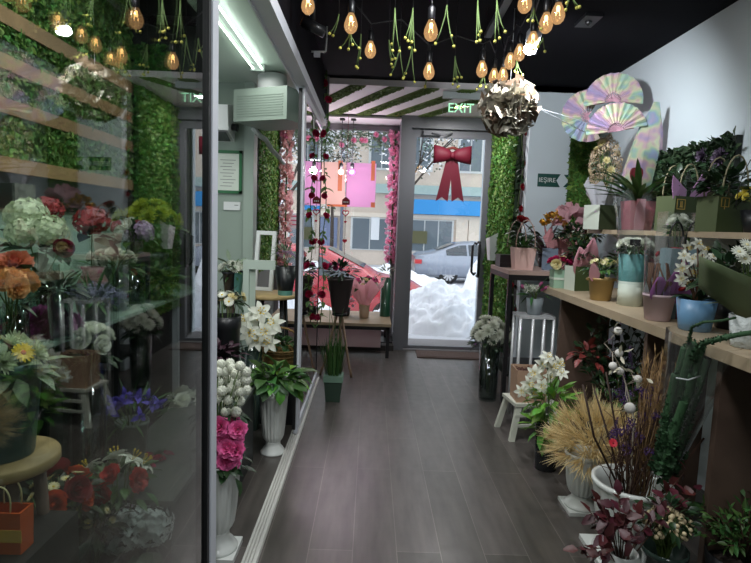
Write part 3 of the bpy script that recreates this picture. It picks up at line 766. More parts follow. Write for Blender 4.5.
# white-green hydrangea with a dark red rose
b, H = spot(36, 226, 1.9, L2)
vase('cyl', 'clear cylinder vase holding the white-green hydrangeas', b, GLS_V, r=.055, h=.2)
t = bunch('pale green-white hydrangea heads with one dark red rose drooping beside them', b + V((0, 0, .006)), H, (.05, .05, .03), cat='hydrangea')
me = proto('hydrangea', GRN_P)
for (px, py, D, s) in ((26, 217, 1.9, .072), (48, 233, 1.86, .066), (24, 234, 1.84, .06)):
    p = at(px, py, D) - b; inst(me, 'flower', t, p, upq((rnd(-.2, .2), -.4, .8)), s)
p = at(61, 251, 1.82) - b; inst(proto('rose', DRED_P, G2), 'flower', t, p, upq((.6, -.4, .2)), .036)
stems_to(t, [at(26, 222, 1.9) - b, at(50, 238, 1.86) - b, at(61, 251, 1.82) - b])
foliage(t, 'leafy', 16, V((0, 0, H - .1)), V((.07, .07, .05)), .1, .06, G2, .7)
# red hydrangeas
for i, (px, py, D, s, lab, vl) in enumerate(((47, 210, 2.15, .062, 'dark red hydrangea peeking out behind the pale green hydrangea', 'slim clear vase behind the hydrangeas'), (92, 221, 2.1, .066, 'deep red hydrangea head in a dusky pink vase', 'dusky pink vase under the deep red hydrangea'))):
    b, H = spot(px, py, D, L2); vase('round' if i else 'cyl', vl, b, mat('pink_vase', (150, 112, 112), .35) if i else GLS_V, r=.065 if i else .04, h=.2)
    t = bunch(lab, b + V((0, 0, .03)), H - .03, (.02, .02, .02), cat='hydrangea'); inst(proto('hydrangea', mat('petal_brick', (142, 34, 38), .6, var=.3)), 'flower', t, (0, 0, H - .03), upq((.1, -.4, .8)), s)
    stems_to(t, [(0, 0, H - .06)]); foliage(t, 'leafy', 7, V((0, 0, H - .1)), V((.05, .05, .04)), .09, .05, G2, .8)
# dahlias and carnations at the glass
b, H = spot(14, 256, 1.62, L2); vase('cyl', 'small clear vase with an orange dahlia', b, GLS_V, r=.035, h=.13)
t = bunch('single large orange dahlia in a small clear vase', b + V((0, 0, .02)), H - .02, (.01, .01, .01), cat='dahlia'); inst(proto('carnation', mat('petal_salmon', (206, 112, 84), .55, var=.15, trans=.2)), 'flower', t, (0, 0, H - .05), upq((.3, -.5, .8)), .042); stems_to(t, [(0, 0, H - .05)]); foliage(t, 'leafy', 5, V((0, 0, H - .1)), V((.04, .04, .03)), .07, .04, G2)
b, H = spot(9, 283, 1.5, L2); vase('cyl', 'clear tumbler holding the yellow-peach carnations', b, GLS_V, r=.04, h=.12)
bunch('yellow-peach ruffled carnations in a clear tumbler', b + V((0, 0, .02)), H - .02, (.045, .045, .03), [('carnation', PEACH_P, 6, .029)], [lf(10, .07, .012, G2)], cat='carnations')
# purple carnations, white roses on the step
b, H = spot(44, 324, 1.8, .45); vase('bucket', 'dark bucket under the purple carnations', b, DGL, r=.08, h=.4, cat='bucket', name='bucket')
bunch('mass of dark purple carnations behind the tall blue-green bucket', b + V((0, 0, .06)), H - .06, (.1, .1, .06), [('carnation', mat('petal_plum', (96, 30, 84), .6, var=.25, trans=.1), 12, .042)], [lf(30, .09, .02, G2, dz=-.1)], cat='carnations', spread=.5) if False else arrange(thing('flower_bunch', 'mass of dark purple carnations behind the tall blue-green bucket', 'carnations', b + V((0, 0, .06))), H - .06, (.1, .09, .06), [('carnation', mat('petal_plum', (112, 36, 98), .6, var=.25, trans=.1), 12, .042)], [lf(30, .09, .02, G2, dz=-.1)])
b, H = spot(88, 338, 1.86, .45); vase('cyl', 'tall clear vase of white roses', b, GLS_V, r=.055, h=.45)
bunch('creamy white roses in a tall clear vase', b + V((0, 0, .03)), H - .03, (.055, .055, .05), [('rose', WHITE_P, 6, .042, G2)], [lf(26, .07, .035, G2, dz=-.08), lf(14, .06, .03, G4, dz=-.12)], cat='roses')
b, H = spot(113, 258, 2.3, L2); vase('cyl', 'wide clear vase of small white flowers', b, GLS_V, r=.06, h=.18)
bunch('small white lisianthus with green buds in a wide clear vase', b + V((0, 0, .02)), H - .02, (.09, .08, .05), [('rose', WHITE_P, 11, .026, G2), ('bud', GRN_P, 12, .014)], [lf(70, .07, .018, G1, dz=-.05)], cat='lisianthus')
b, H = spot(94, 294, 2.02, L2); vase('cyl', 'clear jar of grey-blue statice', b, GLS_V, r=.05, h=.12)
bunch('grey-blue statice filling a clear jar', b + V((0, 0, .02)), H - .02, (.1, .08, .05), [('cluster', GREYB_P, 22, .03)], [lf(70, .08, .012, G1, dz=-.02, bend=.2)], cat='statice')
b, H = spot(150, 214, 2.75, L2); vase('bucket', 'grey bucket of lime-yellow chrysanthemums', b, mat('grey_bucket', (92, 102, 100), .4), r=.085, h=.22, cat='bucket', name='bucket')
bunch('lime-yellow chrysanthemums standing highest on the flower room shelf', b + V((0, 0, .05)), H - .05, (.15, .11, .1), [('mum', LIME_P, 15, .048)], [lf(60, .09, .04, G1, dz=-.1)], cat='chrysanthemums')
b, H = spot(133, 229, 2.5, L2); vase('cyl', 'short clear vase of lilac blooms', b, GLS_V, r=.05, h=.15)
t = bunch('lilac and white roses in front of the lime-yellow chrysanthemums', b + V((0, 0, .02)), H - .02, (.075, .07, .05), [('hydrangea', LIL_P, 2, .045), ('rose', WHITE_P, 3, .036, G2), ('rose', mat('petal_dusky', (176, 96, 106), .55, var=.15), 3, .03, G2)], [lf(20, .08, .04, G1, dz=-.06)], cat='roses')
b, H = spot(158, 285, 2.65, L2); vase('bucket', 'dark bucket of leafy greenery at the shelf end', b, DGL, r=.07, h=.16, cat='bucket', name='bucket')
bunch('leafy greenery with pale lime flower tips at the shelf end', b + V((0, 0, .04)), H - .02, (.12, .1, .09), [('cluster', LIME_P, 6, .03)], [lf(110, .08, .03, G1, dz=-.02)], cat='greenery')
b, H = spot(60, 300, 1.72, L2); vase('cyl', 'narrow clear vase with dark foliage', b, GLS_V, r=.035, h=.14)
bunch('dark feathery foliage between the carnations and the statice', b + V((0, 0, .02)), H, (.06, .06, .05), [], [lf(90, .05, .016, G2, dz=0)], cat='greenery')
# tall bucket on a round stool
stl = at(4, 470, 1.3); ZST = .80
def round_stool(label, x, y, h, r, m, legm, group=None):
    t = thing('wooden_stool', label, 'stool', (x, y, 0), 0, group)
    mb = MB(); mb.lathe([(r * .96, h - .03), (r, h - .024), (r, h - .006), (r * .97, h), (.001, h)], 40); mb.build('seat', m, t)
    for k in range(4):
        a = PI / 4 + k * PI / 2; mb = MB(); mb.tube([(math.cos(a) * r * .9, math.sin(a) * r * .9, 0), (math.cos(a) * r * .6, math.sin(a) * r * .6, h - .03)], [.012, .016], 8); mb.build('leg', legm, t)
    mb = MB(); mb.tube([(math.cos(a) * r * .78, math.sin(a) * r * .78, h * .4) for a in [PI / 4 + k * PI / 2 for k in range(5)]], .008, 6); mb.build('stretcher', legm, t)
    return t
round_stool('round wooden stool under the tall blue-green bucket', stl.x, stl.y, ZST, .125, WOODT, WOODD)
b = V((stl.x - .0, stl.y + .0, ZST)); vase('bucket', 'tall blue-green bucket on a round wooden stool', b, mat('bucket_teal', (66, 96, 104), .35), r=.092, h=.24, cat='bucket', name='bucket')
bunch('pale green and yellow chrysanthemums in the tall blue-green bucket', b + V((0, 0, .05)), .215, (.1, .09, .04), [('mum', GRN_P, 8, .036), ('daisy', YEL, 3, .028, ORG_P)], [lf(60, .08, .03, G4, dz=-.05)], cat='chrysanthemums')
# irises, low mixed flowers
b, H = spot(132, 404, 2.02, .45); vase('bucket', 'small pale bucket of blue-violet irises', b, mat('pale_bucket', (120, 132, 124), .4), r=.06, h=.17, cat='bucket', name='bucket')
bunch('blue-violet irises in a small pale bucket', b + V((0, 0, .04)), H - .04, (.11, .1, .08), [('iris', BLUE_P, 13, .04)], [lf(30, .12, .012, G1, dz=-.06, bend=.3)], cat='irises')
for px, py, D, lab, vl, fl, fo in (
    (58, 486, 1.5, 'orange-red roses low behind the glass with small cream blossoms', 'dark floor bucket of orange-red roses', [('rose', ORG_P, 4, .034, G2), ('rose', RED_P, 2, .034, G2), ('daisy', CREAM_P, 9, .016)], [lf(70, .06, .028, G2)]),
    (120, 470, 1.72, 'red carnation among white alstroemerias on the flower room floor', 'dark floor bucket of red and white flowers', [('carnation', mat('petal_scarlet', (196, 52, 44), .55, var=.15), 3, .036), ('lily', WHITE_P, 5, .045, YEL)], [lf(60, .07, .025, G1)]),
    (90, 508, 1.62, 'leafy bunch dotted with tiny cream blossoms at the foot of the glass', 'dark floor bucket of tiny cream blossoms', [('daisy', CREAM_P, 16, .014)], [lf(90, .05, .022, G2)])):
    b, H = spot(px, py, D, 0); h = H - .16; vase('bucket', vl, b, DGL, r=.085, h=h, cat='bucket', name='bucket')
    bunch(lab, b + V((0, 0, .05)), H - .05, (.11, .1, .07), fl, fo, cat='flowers')
for px, py, D, lab, vl, fl, fo in (
    (152, 466, 2.05, 'magenta roses at the far end of the flower room floor', 'dark floor bucket of magenta roses', [('rose', MAG_P, 8, .034, G2)], [lf(50, .07, .03, G2)]),
    (186, 400, 2.75, 'creamy white stocks by the dark partition on the flower room floor', 'dark floor bucket of creamy white stocks', [('carnation', WHITE_P, 9, .034)], [lf(40, .08, .03, G1)]),
    (30, 520, 1.5, 'dark leafy filler behind the small orange gift bag', 'dark floor bucket of leafy filler', [], [lf(90, .06, .03, G2)])):
    b, H = spot(px, py, D, 0); h = H - .14; vase('bucket', vl, b, DGL, r=.08, h=h, cat='bucket', name='bucket')
    bunch(lab, b + V((0, 0, .05)), H - .05, (.1, .1, .07), fl, fo, cat='flowers')
b, H = spot(134, 526, 1.7, 0); vase('bucket', 'grey floor bucket of a greyish white hydrangea', b, mat('grey_bucket', (92, 102, 100), .4), r=.075, h=H - .11, cat='bucket', name='bucket')
t = bunch('large greyish white hydrangea low behind the glass', b + V((0, 0, .05)), H - .05, (.02, .02, .02), cat='hydrangea')
for dx, dy, s in ((-.035, 0, .085), (.05, .02, .075)): inst(proto('hydrangea', mat('petal_grey_white', (196, 206, 204), .6, var=.1, trans=.2)), 'flower', t, (dx, dy, H - .06), upq((dx * 3, -.4, 1)), s)
stems_to(t, [(-.03, 0, H - .1), (.05, .02, H - .1)]); foliage(t, 'leafy', 8, V((0, 0, H - .12)), V((.08, .08, .03)), .09, .05, G2)
p = at(8, 524, 1.2); t = thing('gift_bag', 'small orange gift bag low by the glass', 'gift bag', (p.x, p.y, 0)); hh = p.z + .04
mb = MB(); mb.box((-.2, -.2, 0), (.12, .12, hh - .1)); tag(mb.build('display_box', mat('step_dark', (36, 40, 40), .5), None, (p.x - .05, p.y + .05, 0)), 'dark box under the small orange gift bag', 'box')
t.location.z = hh - .1; pot_box(t, .09, .05, .1, mat('bag_orange', (214, 92, 36), .5), .95, 'bag_body', False); handle_loop(t, .04, .1, .04, -.02, CREAM_P, .002); handle_loop(t, .04, .1, .04, .02, CREAM_P, .002)
mb = MB(); mb.box((-.047, -.026, .03), (.047, -.0248, .06)); mb.build('band', mat('bag_yellow', (230, 180, 70), .5), t)
# ================================================================ the open part of the flower room
# ceiling light, air units
a, b_ = at(218, 6, 2.78), at(258, 66, 3.75)
t = thing('ceiling_light', 'twin tube ceiling light on the white flower room ceiling', 'lamp', (-.80, 3.2, 2.45))
mb = MB(); mb.box((-.012, -.6, -.02), (.012, .6, 0)); mb.box((-.045, -.61, -.045), (.045, -.57, 0)); mb.box((-.045, .57, -.045), (.045, .61, 0)); mb.build('housing', mat('lamp_housing', (150, 160, 154), .5), t)
for sx in (-.03, .03): mb = MB(); mb.tube([(sx, -.57, -.03), (sx, .57, -.03)], .0052, 10); mb.build('tube', mat('tube_glow', (240, 255, 246), .4, emit=5), t)
t = thing('air_cooler', 'grey-green ceiling air cooler with a round white vent collar', 'air conditioner', (-.74, 4.0, 2.07), R(-24))
mb = MB(); mb.box((-.2, -.18, .02), (.24, .2, .24)); mb.build('housing', mat('cooler_green', (118, 130, 120), .45), t)
mb = MB(); mb.lathe([(.09, .24), (.105, .25), (.105, .36), (.09, .37)], 28); mb.build('vent_collar', WHITE, t)
mb = MB()
for k in range(9): mb.box((-.17, -.183, .05 + k * .017), (.21, -.18, .056 + k * .017))
mb.build('grille', mat('grille_grey', (108, 120, 110), .5), t)
t = thing('air_conditioner', 'white wall air conditioner above the framed certificate', 'air conditioner', (-1.18, 4.3, 2.0))
mb = MB(); mb.prism([(-.32, 0, .0), (-.32, -.2, .06), (-.32, -.22, .24), (-.32, 0, .28)], (.42, 0, 0)); mb.build('housing', WHITE, t)
mb = MB(); mb.prism([(-.3, -.19, .045), (-.3, -.06, .005), (-.3, -.06, -.002), (-.3, -.2, .04)], (.38, 0, 0)); mb.build('louvre', mat('louvre_grey', (70, 74, 74), .5), t)
mb = MB(); mb.tube([at(232, 127, 4.2), at(238, 128, 4.2)], .028, 12); tag(mb.build('pipe_outlet', BLKP), 'black round pipe end under the white air conditioner', 'pipe')
mb = MB(); mb.tube([at(253, 128, 4.25), at(259, 135, 4.3), at(266, 140, 4.4), at(272, 150, 4.5), at(279, 157, 4.6), at(284, 163, 4.7)], .02, 10); tag(mb.build('drain_hose', mat('hose_white', (206, 212, 208), .5)), 'curved white hose in front of the green leaf wall of the flower room', 'hose')
# framed certificate and small plate
p = at(228, 172, 4.29); t = thing('framed_certificate', 'certificate in a green frame on the pale flower room wall', 'picture frame', (p.x, 4.298, p.z))
mb = MB(); w_, h_ = .11, .165
for lo, hi in (((-w_, -.02, -h_), (w_, 0, -h_ + .022)), ((-w_, -.02, h_ - .022), (w_, 0, h_)), ((-w_, -.02, -h_), (-w_ + .022, 0, h_)), ((w_ - .022, -.02, -h_), (w_, 0, h_))): mb.box(lo, hi)
mb.build('frame', mat('frame_green', (38, 106, 62), .4), t)
mb = MB(); mb.box((-w_ + .02, -.008, -h_ + .02), (w_ - .02, -.001, h_ - .02)); mb.build('paper', mat('paper', (222, 228, 216), .6), t)
mb = MB()
for k in range(9): mb.box((-.06 + .02 * (k % 2), -.0095, .09 - k * .025), (.06 - .015 * (k % 3), -.0085, .094 - k * .025))
mb.build('lines', mat('ink_grey', (120, 120, 120), .6), t)
p = at(232, 206, 4.29); t = thing('wall_plate', 'small white plate on the flower room wall under the certificate', 'plate', (p.x, 4.298, p.z)); mb = MB(); mb.box((-.065, -.012, -.032), (.065, 0, .032)); mb.build('cover', WHITE, t); mb = MB(); mb.box((.02, -.014, .005), (.05, -.012, .009)); mb.build('slot', BLACK, t)
moss('moss_mat', (-1.138, 5.35, .9), (0, 1, 0), (0, 0, 1), (1, 0, 0), 1.1, 1.62, 5200, .024, GM, .02, 'green leaf wall beyond the white post in the flower room', 'moss panel')
# pink petal columns
def petal_column(label, x, y, z0, z1, r, m, n, group='pink petal garlands'):
    mb = MB(); mb.k = 1; mb.tube([(0, 0, 0), (0, 0, z1 - z0)], .01, 6); mb.k = 0
    for i in range(n):
        z = rnd(0, z1 - z0); a = rnd(0, 6.28); rr = rnd(.2, 1) * r; p = V((math.cos(a) * rr, math.sin(a) * rr, z)); nn = V((math.cos(a), math.sin(a), rnd(-.6, .8)))
        for q in range(3): mb.leaf(p, nn + rdir() * .8, rdir(), .045, .045, .6, 2, .2, tip=.5, root=.4)
    o = mb.build('petal_garland', [m, STEM], None, (x, y, z0)); return tag(o, label, 'garland', group)
PINKG = mat('petal_garland_pink', (252, 194, 220), .6, var=.25, trans=.6); PINKS = mat('petal_garland_soft', (238, 200, 200), .6, var=.2, trans=.5)
p = at(393, 200, 6.4); petal_column('bright pink petal garland hanging beside the grey door post', p.x, p.y, .95, 2.5, .055, PINKG, 280)
p = at(286, 200, 6.4); petal_column('soft pink petal garland hanging beside the green leaf wall', p.x, p.y, .75, 2.5, .06, PINKS, 300)
# tables with round tops
round_stool('round wooden table holding the white picture frame', at(272, 290, 4.0).x, 4.0, .87, .2, WOODT, BLACK, None)
p = at(226, 290, 3.82); round_stool('round wooden stand under the bucket of white chrysanthemums', p.x - .02, p.y, .87, .12, WOODT, WOODD)
b, H = spot(233, 268, 3.82, .87); vase('bucket', 'black bucket with a teal paper sleeve on the round wooden stand', b, BLKP, r=.075, h=.17, cat='bucket', name='bucket')
mb = MB(); n = 10; ps = [(math.cos(-1.2 + k * .13) * (.058 + .024 * t), math.sin(-1.2 + k * .13) * (.058 + .024 * t), .005 + .16 * t) for t in (0, 1) for k in range(n)]
q = mb.pts(ps)
for k in range(n - 1): mb.face(q + k, q + k + 1, q + n + k + 1, q + n + k)
o_ = [o for o in bpy.data.objects if o.get('label') == 'black bucket with a teal paper sleeve on the round wooden stand'][0]; mb.build('paper_sleeve', mat('sleeve_teal', (104, 162, 152), .6), o_)
bunch('white chrysanthemums in the black bucket with a teal sleeve', b + V((0, 0, .03)), H - .02, (.1, .09, .05), [('mum', WHITE_P, 13, .034)], [lf(26, .08, .02, G1, dz=-.05), lf(6, .16, .03, G4, dz=.0, bend=.2)], cat='chrysanthemums')
b = V((at(286, 290, 3.95).x, 3.92, .87)); t = thing('potted_plant', 'black pot with a teal base and sparse lilac flowers on the round table', 'potted plant', b)
pot_cup(t, .05, .08, .21, BLKP, name='pot'); mb = MB(); mb.lathe([(.052, 0), (.056, .05)], 28, cap=False); mb.build('base_band', mat('sleeve_teal', (104, 162, 152), .6), t)
arrange(t, .30, (.07, .06, .05), [('cluster', LIL_P, 9, .018)], [lf(26, .07, .016, G4, dz=0, bend=.2)], stem0=.18)
b = V((at(262, 288, 4.1).x, 4.12, .87)); t = thing('frame_decoration', 'white empty picture frame leaning on the round table', 'picture frame', b, R(-12)); t.rotation_euler.x = R(-9)
mb = MB()
for lo, hi in (((-.08, -.012, 0), (.08, .012, .028)), ((-.08, -.012, .43), (.08, .012, .46)), ((-.08, -.012, .028), (-.052, .012, .43)), ((.052, -.012, .028), (.08, .012, .43))): mb.box(lo, hi)
mb.build('frame', WHITE, t)
p = at(259, 265, 3.72); mb = MB(); mb.box((-.11, -.015, -.032), (.11, .015, .032)); mb.box((-.11, -.015, -p.z), (-.07, .015, -.032)); mb.box((-.07, .012, .4 - p.z), (-.03, .02, -.032)); o = mb.build('display_rack', mat('rack_green_grey', (178, 192, 180), .6), None, (p.x, p.y + .02, p.z)); tag(o, 'pale green-grey display rack with a wide top bar beside the white post', 'rack')
# black buckets standing on the floor by the wall
for i, (px, py, D, lab, vl, fl) in enumerate(((226, 296, 3.3, 'white and yellow daisies in front of the round wooden stand', 'tall black floor bucket of white and yellow daisies', [('daisy', WHITE_P, 8, .03, YEL), ('mum', CREAM_P, 3, .035)]), (222, 348, 3.1, 'dark plum foliage below the daisies', 'black floor bucket of dark plum foliage', []))):
    b, H = spot(px, py, D, 0); vase('bucket', vl, b, BLKP, r=.09, h=H - .12, cat='bucket', name='bucket')
    bunch(lab, b + V((0, 0, .05)), H - .05, (.11, .1, .06), fl, [lf(60, .07, .03, mat('leaf_plum', (60, 36, 48), .5, var=.3) if i else G2, dz=-.04)], cat='flowers')
# white lilies
b, H = spot(255, 322, 3.55, 0); b.x -= .02; vase('cyl', 'tall dark vase of white lilies', b, DGL, r=.07, h=.55, rb=.06)
t = bunch('spray of large white lilies in a tall dark vase', b + V((0, 0, .04)), H - .04, (.17, .1, .1), [], [lf(24, .13, .028, G2, dz=-.12)], cat='lilies')
me = proto('lily', WHITE_P, YEL); es = []
for px, py, s in ((236, 326, .07), (248, 333, .08), (260, 313, .082), (266, 332, .078), (256, 342, .068), (275, 324, .075), (246, 322, .075), (270, 343, .07), (254, 318, .07)):
    q = at(px, py, 3.5 + rnd(-.06, .05)) - t.location; inst(me, 'flower', t, q, upq((rnd(-.6, .6), -.8, rnd(.1, .7))), s); es.append(q)
stems_to(t, es); 
# basket on a low black crate
b = V((at(280, 372, 3.75).x, 3.75, .38)); mb = MB(); mb.box((-.14, -.12, 0), (.14, .12, .38)); tag(mb.build('crate', BLKP, None, (b.x, b.y, 0)), 'black crate under the wicker basket', 'crate')
t = thing('wicker_basket', 'wicker basket with a hooped handle behind the broad leaved plant', 'basket', b)
WK = mat('wicker', (142, 112, 66), .8, noise_s=40, noise_a=.3, bump=.8, bump_s=120)
mb = MB(); mb.lathe([(.1, 0), (.125, .05), (.145, .13), (.15, .135), (.14, .135), (.12, .05), (.001, .012)], 36)
for z in (.03, .06, .09, .12, .135): mb.tube([(math.cos(k * PI / 18) * (.1 + z * .37), math.sin(k * PI / 18) * (.1 + z * .37), z) for k in range(37)], .008, 5)
mb.build('basket_body', WK, t); handle_loop(t, .28, .13, .13, 0, WK, .009)
bunch('mossy greenery heaped in the wicker basket', b + V((0, 0, .03)), .12, (.1, .1, .05), [], [lf(60, .07, .03, G1, dz=0)], cat='greenery')
# urn with broad leaves
UR = CERAM
b = gz(273, 452, 0); vase('urn', 'slim white fluted urn under the broad green leaves', b, UR, r=.088, h=.375, rb=1)
t = bunch('broad green hosta leaves with two small white flowers in the slim urn', b + V((0, 0, .16)), .30, (.17, .15, .055), [('ball', WHITE_P, 3, .026)], [lf(70, .12, .07, G1, dz=.0, bend=1.0), lf(20, .12, .06, G3, dz=-.02, bend=1.1)], cat='greenery', name='leaf_bunch')
# near urn: white ranunculus and pink roses
b = gz(226, 553, 0); b.x -= .035; vase('urn', 'stout white pedestal urn beside the floor rail', b, UR, r=.095, h=.41)
t = bunch('round white ranunculus blooms crowding over the stout pedestal urn', b + V((0, 0, .2)), .4, (.1, .1, .1), [], [lf(40, .07, .04, G2, dz=-.0)], cat='ranunculus'); es = []
for px, py in ((221, 364), (230, 363), (240, 366), (218, 372), (225, 372), (236, 374), (246, 380), (219, 382), (228, 380), (240, 384), (222, 391), (231, 388), (224, 394), (234, 394), (241, 392), (228, 400), (240, 401), (222, 405), (236, 412), (234, 384), (246, 372), (217, 398), (226, 412), (246, 390), (232, 368), (213, 388)):
    D = b.y + rnd(-.06, .05); q = at(px, py, D) - t.location; inst(proto('ball', WHITE_P), 'flower', t, q, upq((rnd(-.3, .3), -.7, .6)), rnd(.020, .025)); es.append(q)
stems_to(t, es, spread=.03)
t = bunch('magenta-pink roses hanging over the rim of the stout urn', b + V((0, -.01, .2)), .24, (.1, .1, .1), [], [lf(34, .08, .04, G2, dz=-.06, rad=(.1, .1, .12))], cat='roses'); es = []
for px, py in ((221, 424), (232, 422), (238, 427), (222, 434), (233, 436), (228, 446), (219, 452), (236, 448), (226, 458), (221, 466), (232, 462)):
    q = at(px, py, b.y - .06 + rnd(-.04, .04)) - t.location; inst(proto('carnation', PINK_P), 'flower', t, q - V((0, 0, .01)), upq((rnd(-.4, .5), -.9, rnd(.1, .5))), rnd(.030, .036)); es.append(q)
stems_to(t, es, base=(0, 0, .1), spread=.03)
# ================================================================ entrance bay: bench and window dressing
t = thing('window_bench', 'low bench with a wooden top and black legs in the shop window', 'bench', (-.35, 5.85, 0)); BEN = .37
mb = MB(); mb.box((-.72, -.26, BEN - .03), (.60, .55, BEN)); mb.build('bench_top', WOODL, t)
for x in (-.7, .55):
    for y in (-.24, .5): mb = MB(); mb.box((x, y, .0), (x + .035, y + .035, BEN - .03)); mb.build('leg', BLACK, t)
mb = MB(); mb.box((-.7, -.24, BEN - .07), (.58, -.21, BEN - .03)); mb.build('apron', BLACK, t)
mb = MB(); mb.box((-.66, -.05, .07), (.5, -.03, BEN - .08)); mb.build('lower_panel', mat('panel_pinkish', (238, 220, 220), .5, trans=.75), t)
b = at(364, 316, 5.95); b.z = BEN; t = thing('wrapped_bouquet', 'pink paper wrapped bouquet in a beige pot on the window bench', 'bouquet', b); POTB = mat('pot_beige', (206, 178, 152), .6)
pot_cup(t, .05, .06, .16, POTB); wrap(t, mat('paper_pink', (252, 216, 222), .6, trans=.65), (0, 0, .13), .05, .22, .26, 8, .03)
arrange(t, .40, (.15, .12, .09), [('rose', PINK_P, 9, .036, G2), ('mum', CREAM_P, 5, .032), ('rose', WHITE_P, 4, .03, G2)], [lf(36, .09, .04, G1, dz=-.04)], stem0=.14)
b = at(385, 308, 6.1); b.z = BEN; vase('cyl', 'tall dark green cylinder vase on the window bench', b, mat('vase_dark_green', (40, 84, 62), .3, coat=.4), r=.06, h=.44)
bunch('thin leafy sprigs in the tall dark green vase', b + V((0, 0, .03)), .46, (.09, .08, .06), [], [lf(30, .09, .02, G4, dz=0)], cat='greenery')
b = at(345, 318, 6.05); b.z = BEN; t = thing('potted_plant', 'low silvery grey plant on the window bench behind the tripod', 'potted plant', b); pot_cup(t, .05, .06, .09, BLKP); foliage(t, 'leafy', 90, V((0, 0, .14)), V((.11, .1, .1)), .05, .025, mat('leaf_silver', (150, 152, 158), .7, var=.3), .5)
# dark planter on a wooden tripod
b = V((at(340, 300, 4.95).x, 4.95, 0)); t = thing('tripod_stand', 'bare wooden tripod stand carrying a dark planter', 'stand', b); WDT = mat('tripod_wood', (128, 104, 82), .6)
zt = at(340, 312, 4.95).z
for k, (dx, dy) in enumerate(((.13, -.1), (-.16, -.05), (.02, .17))):
    mb = MB(); mb.tube([(dx, dy, 0), (dx * .9, dy * .9, .07), (dx * .85, dy * .85, .075), (0 + dx * .15, dy * .15, zt - .02)], [.011, .013, .011, .012], 8); mb.build('leg', WDT, t)
mb = MB(); mb.lathe([(.07, zt - .03), (.07, zt - .005), (.001, zt - .005)], 20); mb.build('plate', BLACK, t)
b2 = V((b.x, b.y, zt)); t = thing('potted_plant', 'dark planter with dark upright leaves on the wooden tripod', 'potted plant', b2); hh = at(340, 278, 4.95).z - zt
pot_cup(t, .07, .12, hh, mat('planter_dark', (78, 68, 68), .5), lip=.006); foliage(t, 'leafy', 70, V((0, 0, hh + .04)), V((.12, .12, .1)), .1, .035, G2, .3); blooms(t, proto('rose', PINK_P, G2), dome(4, V((-.06, 0, hh + .07)), (.06, .08, .06)), .032)
# green pot with reeds by the glass
b = gz(333, 400, 0); t = thing('potted_reed', 'dark green square pot of upright reeds standing by the glass partition', 'potted plant', b); PG = mat('pot_dark_green', (46, 66, 54), .45)
pot_box(t, .15, .15, .21, PG, .74); foliage(t, 'grass', 130, V((0, 0, .17)), V((.055, .055, 0)), .36, .009, G1, .5); mb = MB(); mb.box((-.077, -.079, .165), (.077, .079, .212)); mb.build('rim_band', mat('rim_green', (104, 134, 116), .5), t)
mb = MB()
for k in range(4): mb.tube([(rnd(-.03, .03), rnd(-.03, .03), .17), (rnd(-.04, .04), rnd(-.04, .04), .42), (rnd(-.07, .07), rnd(-.05, .05), .75)], [.004, .003, .0015], 5)
mb.build('tall_stems', G1, t)
# rose garland against the partition end
def rose_garland(label, x, y, z0, z1, n, seed, m, leaf=G1, sz=.032, group='hanging rose garlands', amp=.012, lean=(0, 0)):
    random.seed(seed); t = thing('hanging_garland', label, 'garland', (x, y, z0), 0, group); H = z1 - z0
    cx = lambda z: V((amp * math.sin(z * 9 + seed) + lean[0] * z / H, amp * math.cos(z * 7) + lean[1] * z / H, z))
    mb = MB(); mb.tube([cx(H * k / 24) for k in range(25)], .004, 5); mb.build('stem', STEM, t)
    mb = MB()
    for k in range(int(H * 34)):
        z = rnd(0, H); mb.leaf(cx(z), rdir(-.5, .4), V((0, 0, 1)) + rdir() * .3, rnd(.05, .085), rnd(.028, .042), .7, 3, .15)
    mb.build('foliage', leaf, t); me = proto('rose', m, G2)
    for k in range(n):
        z = H * (k + .5 + rnd(-.25, .25)) / n; d = V((rnd(-.9, .9), -.8, rnd(-.1, .7))); inst(me, 'flower', t, cx(z) + d.normalized() * .02, upq(d), sz * rnd(.85, 1.15))
    return t
rose_garland('red rose garland hanging just beside the glass partition end', -.393, 4.55, .55, 2.64, 11, 5, mat('rose_wine', (196, 40, 88), .55, var=.2, trans=.35), mat('leaf_garland', (110, 150, 90), .5, var=.3, trans=.4))
# leafy swag along the window head
t = thing('leaf_swag', 'leafy swag with pink blossoms along the top of the shop window', 'garland', (-.43, 6.42, 2.42)); mb = MB()
pts = [V((x, 0, -.02 * math.cos(x * 12))) for x in [-.68 + 1.36 * k / 16 for k in range(17)]]; mb.tube(pts, .006, 5); mb.build('stem', STEM, t)
mb = MB()
for k in range(420):
    q = V((rnd(-.68, .68), rnd(-.05, .05), rnd(-.16, .07))); mb.leaf(q, rdir(-.8, .4), rdir(), rnd(.04, .075), .03, .5, 3, .15)
mb.build('foliage', mat('leaf_frost', (126, 150, 128), .6, var=.35, trans=.3), t)
for k in range(8): inst(proto('rose', PINKG, G2), 'flower', t, (rnd(-.64, .64), -.05, rnd(-.12, .05)), upq((rnd(-.4, .4), -1, 0)), .032)
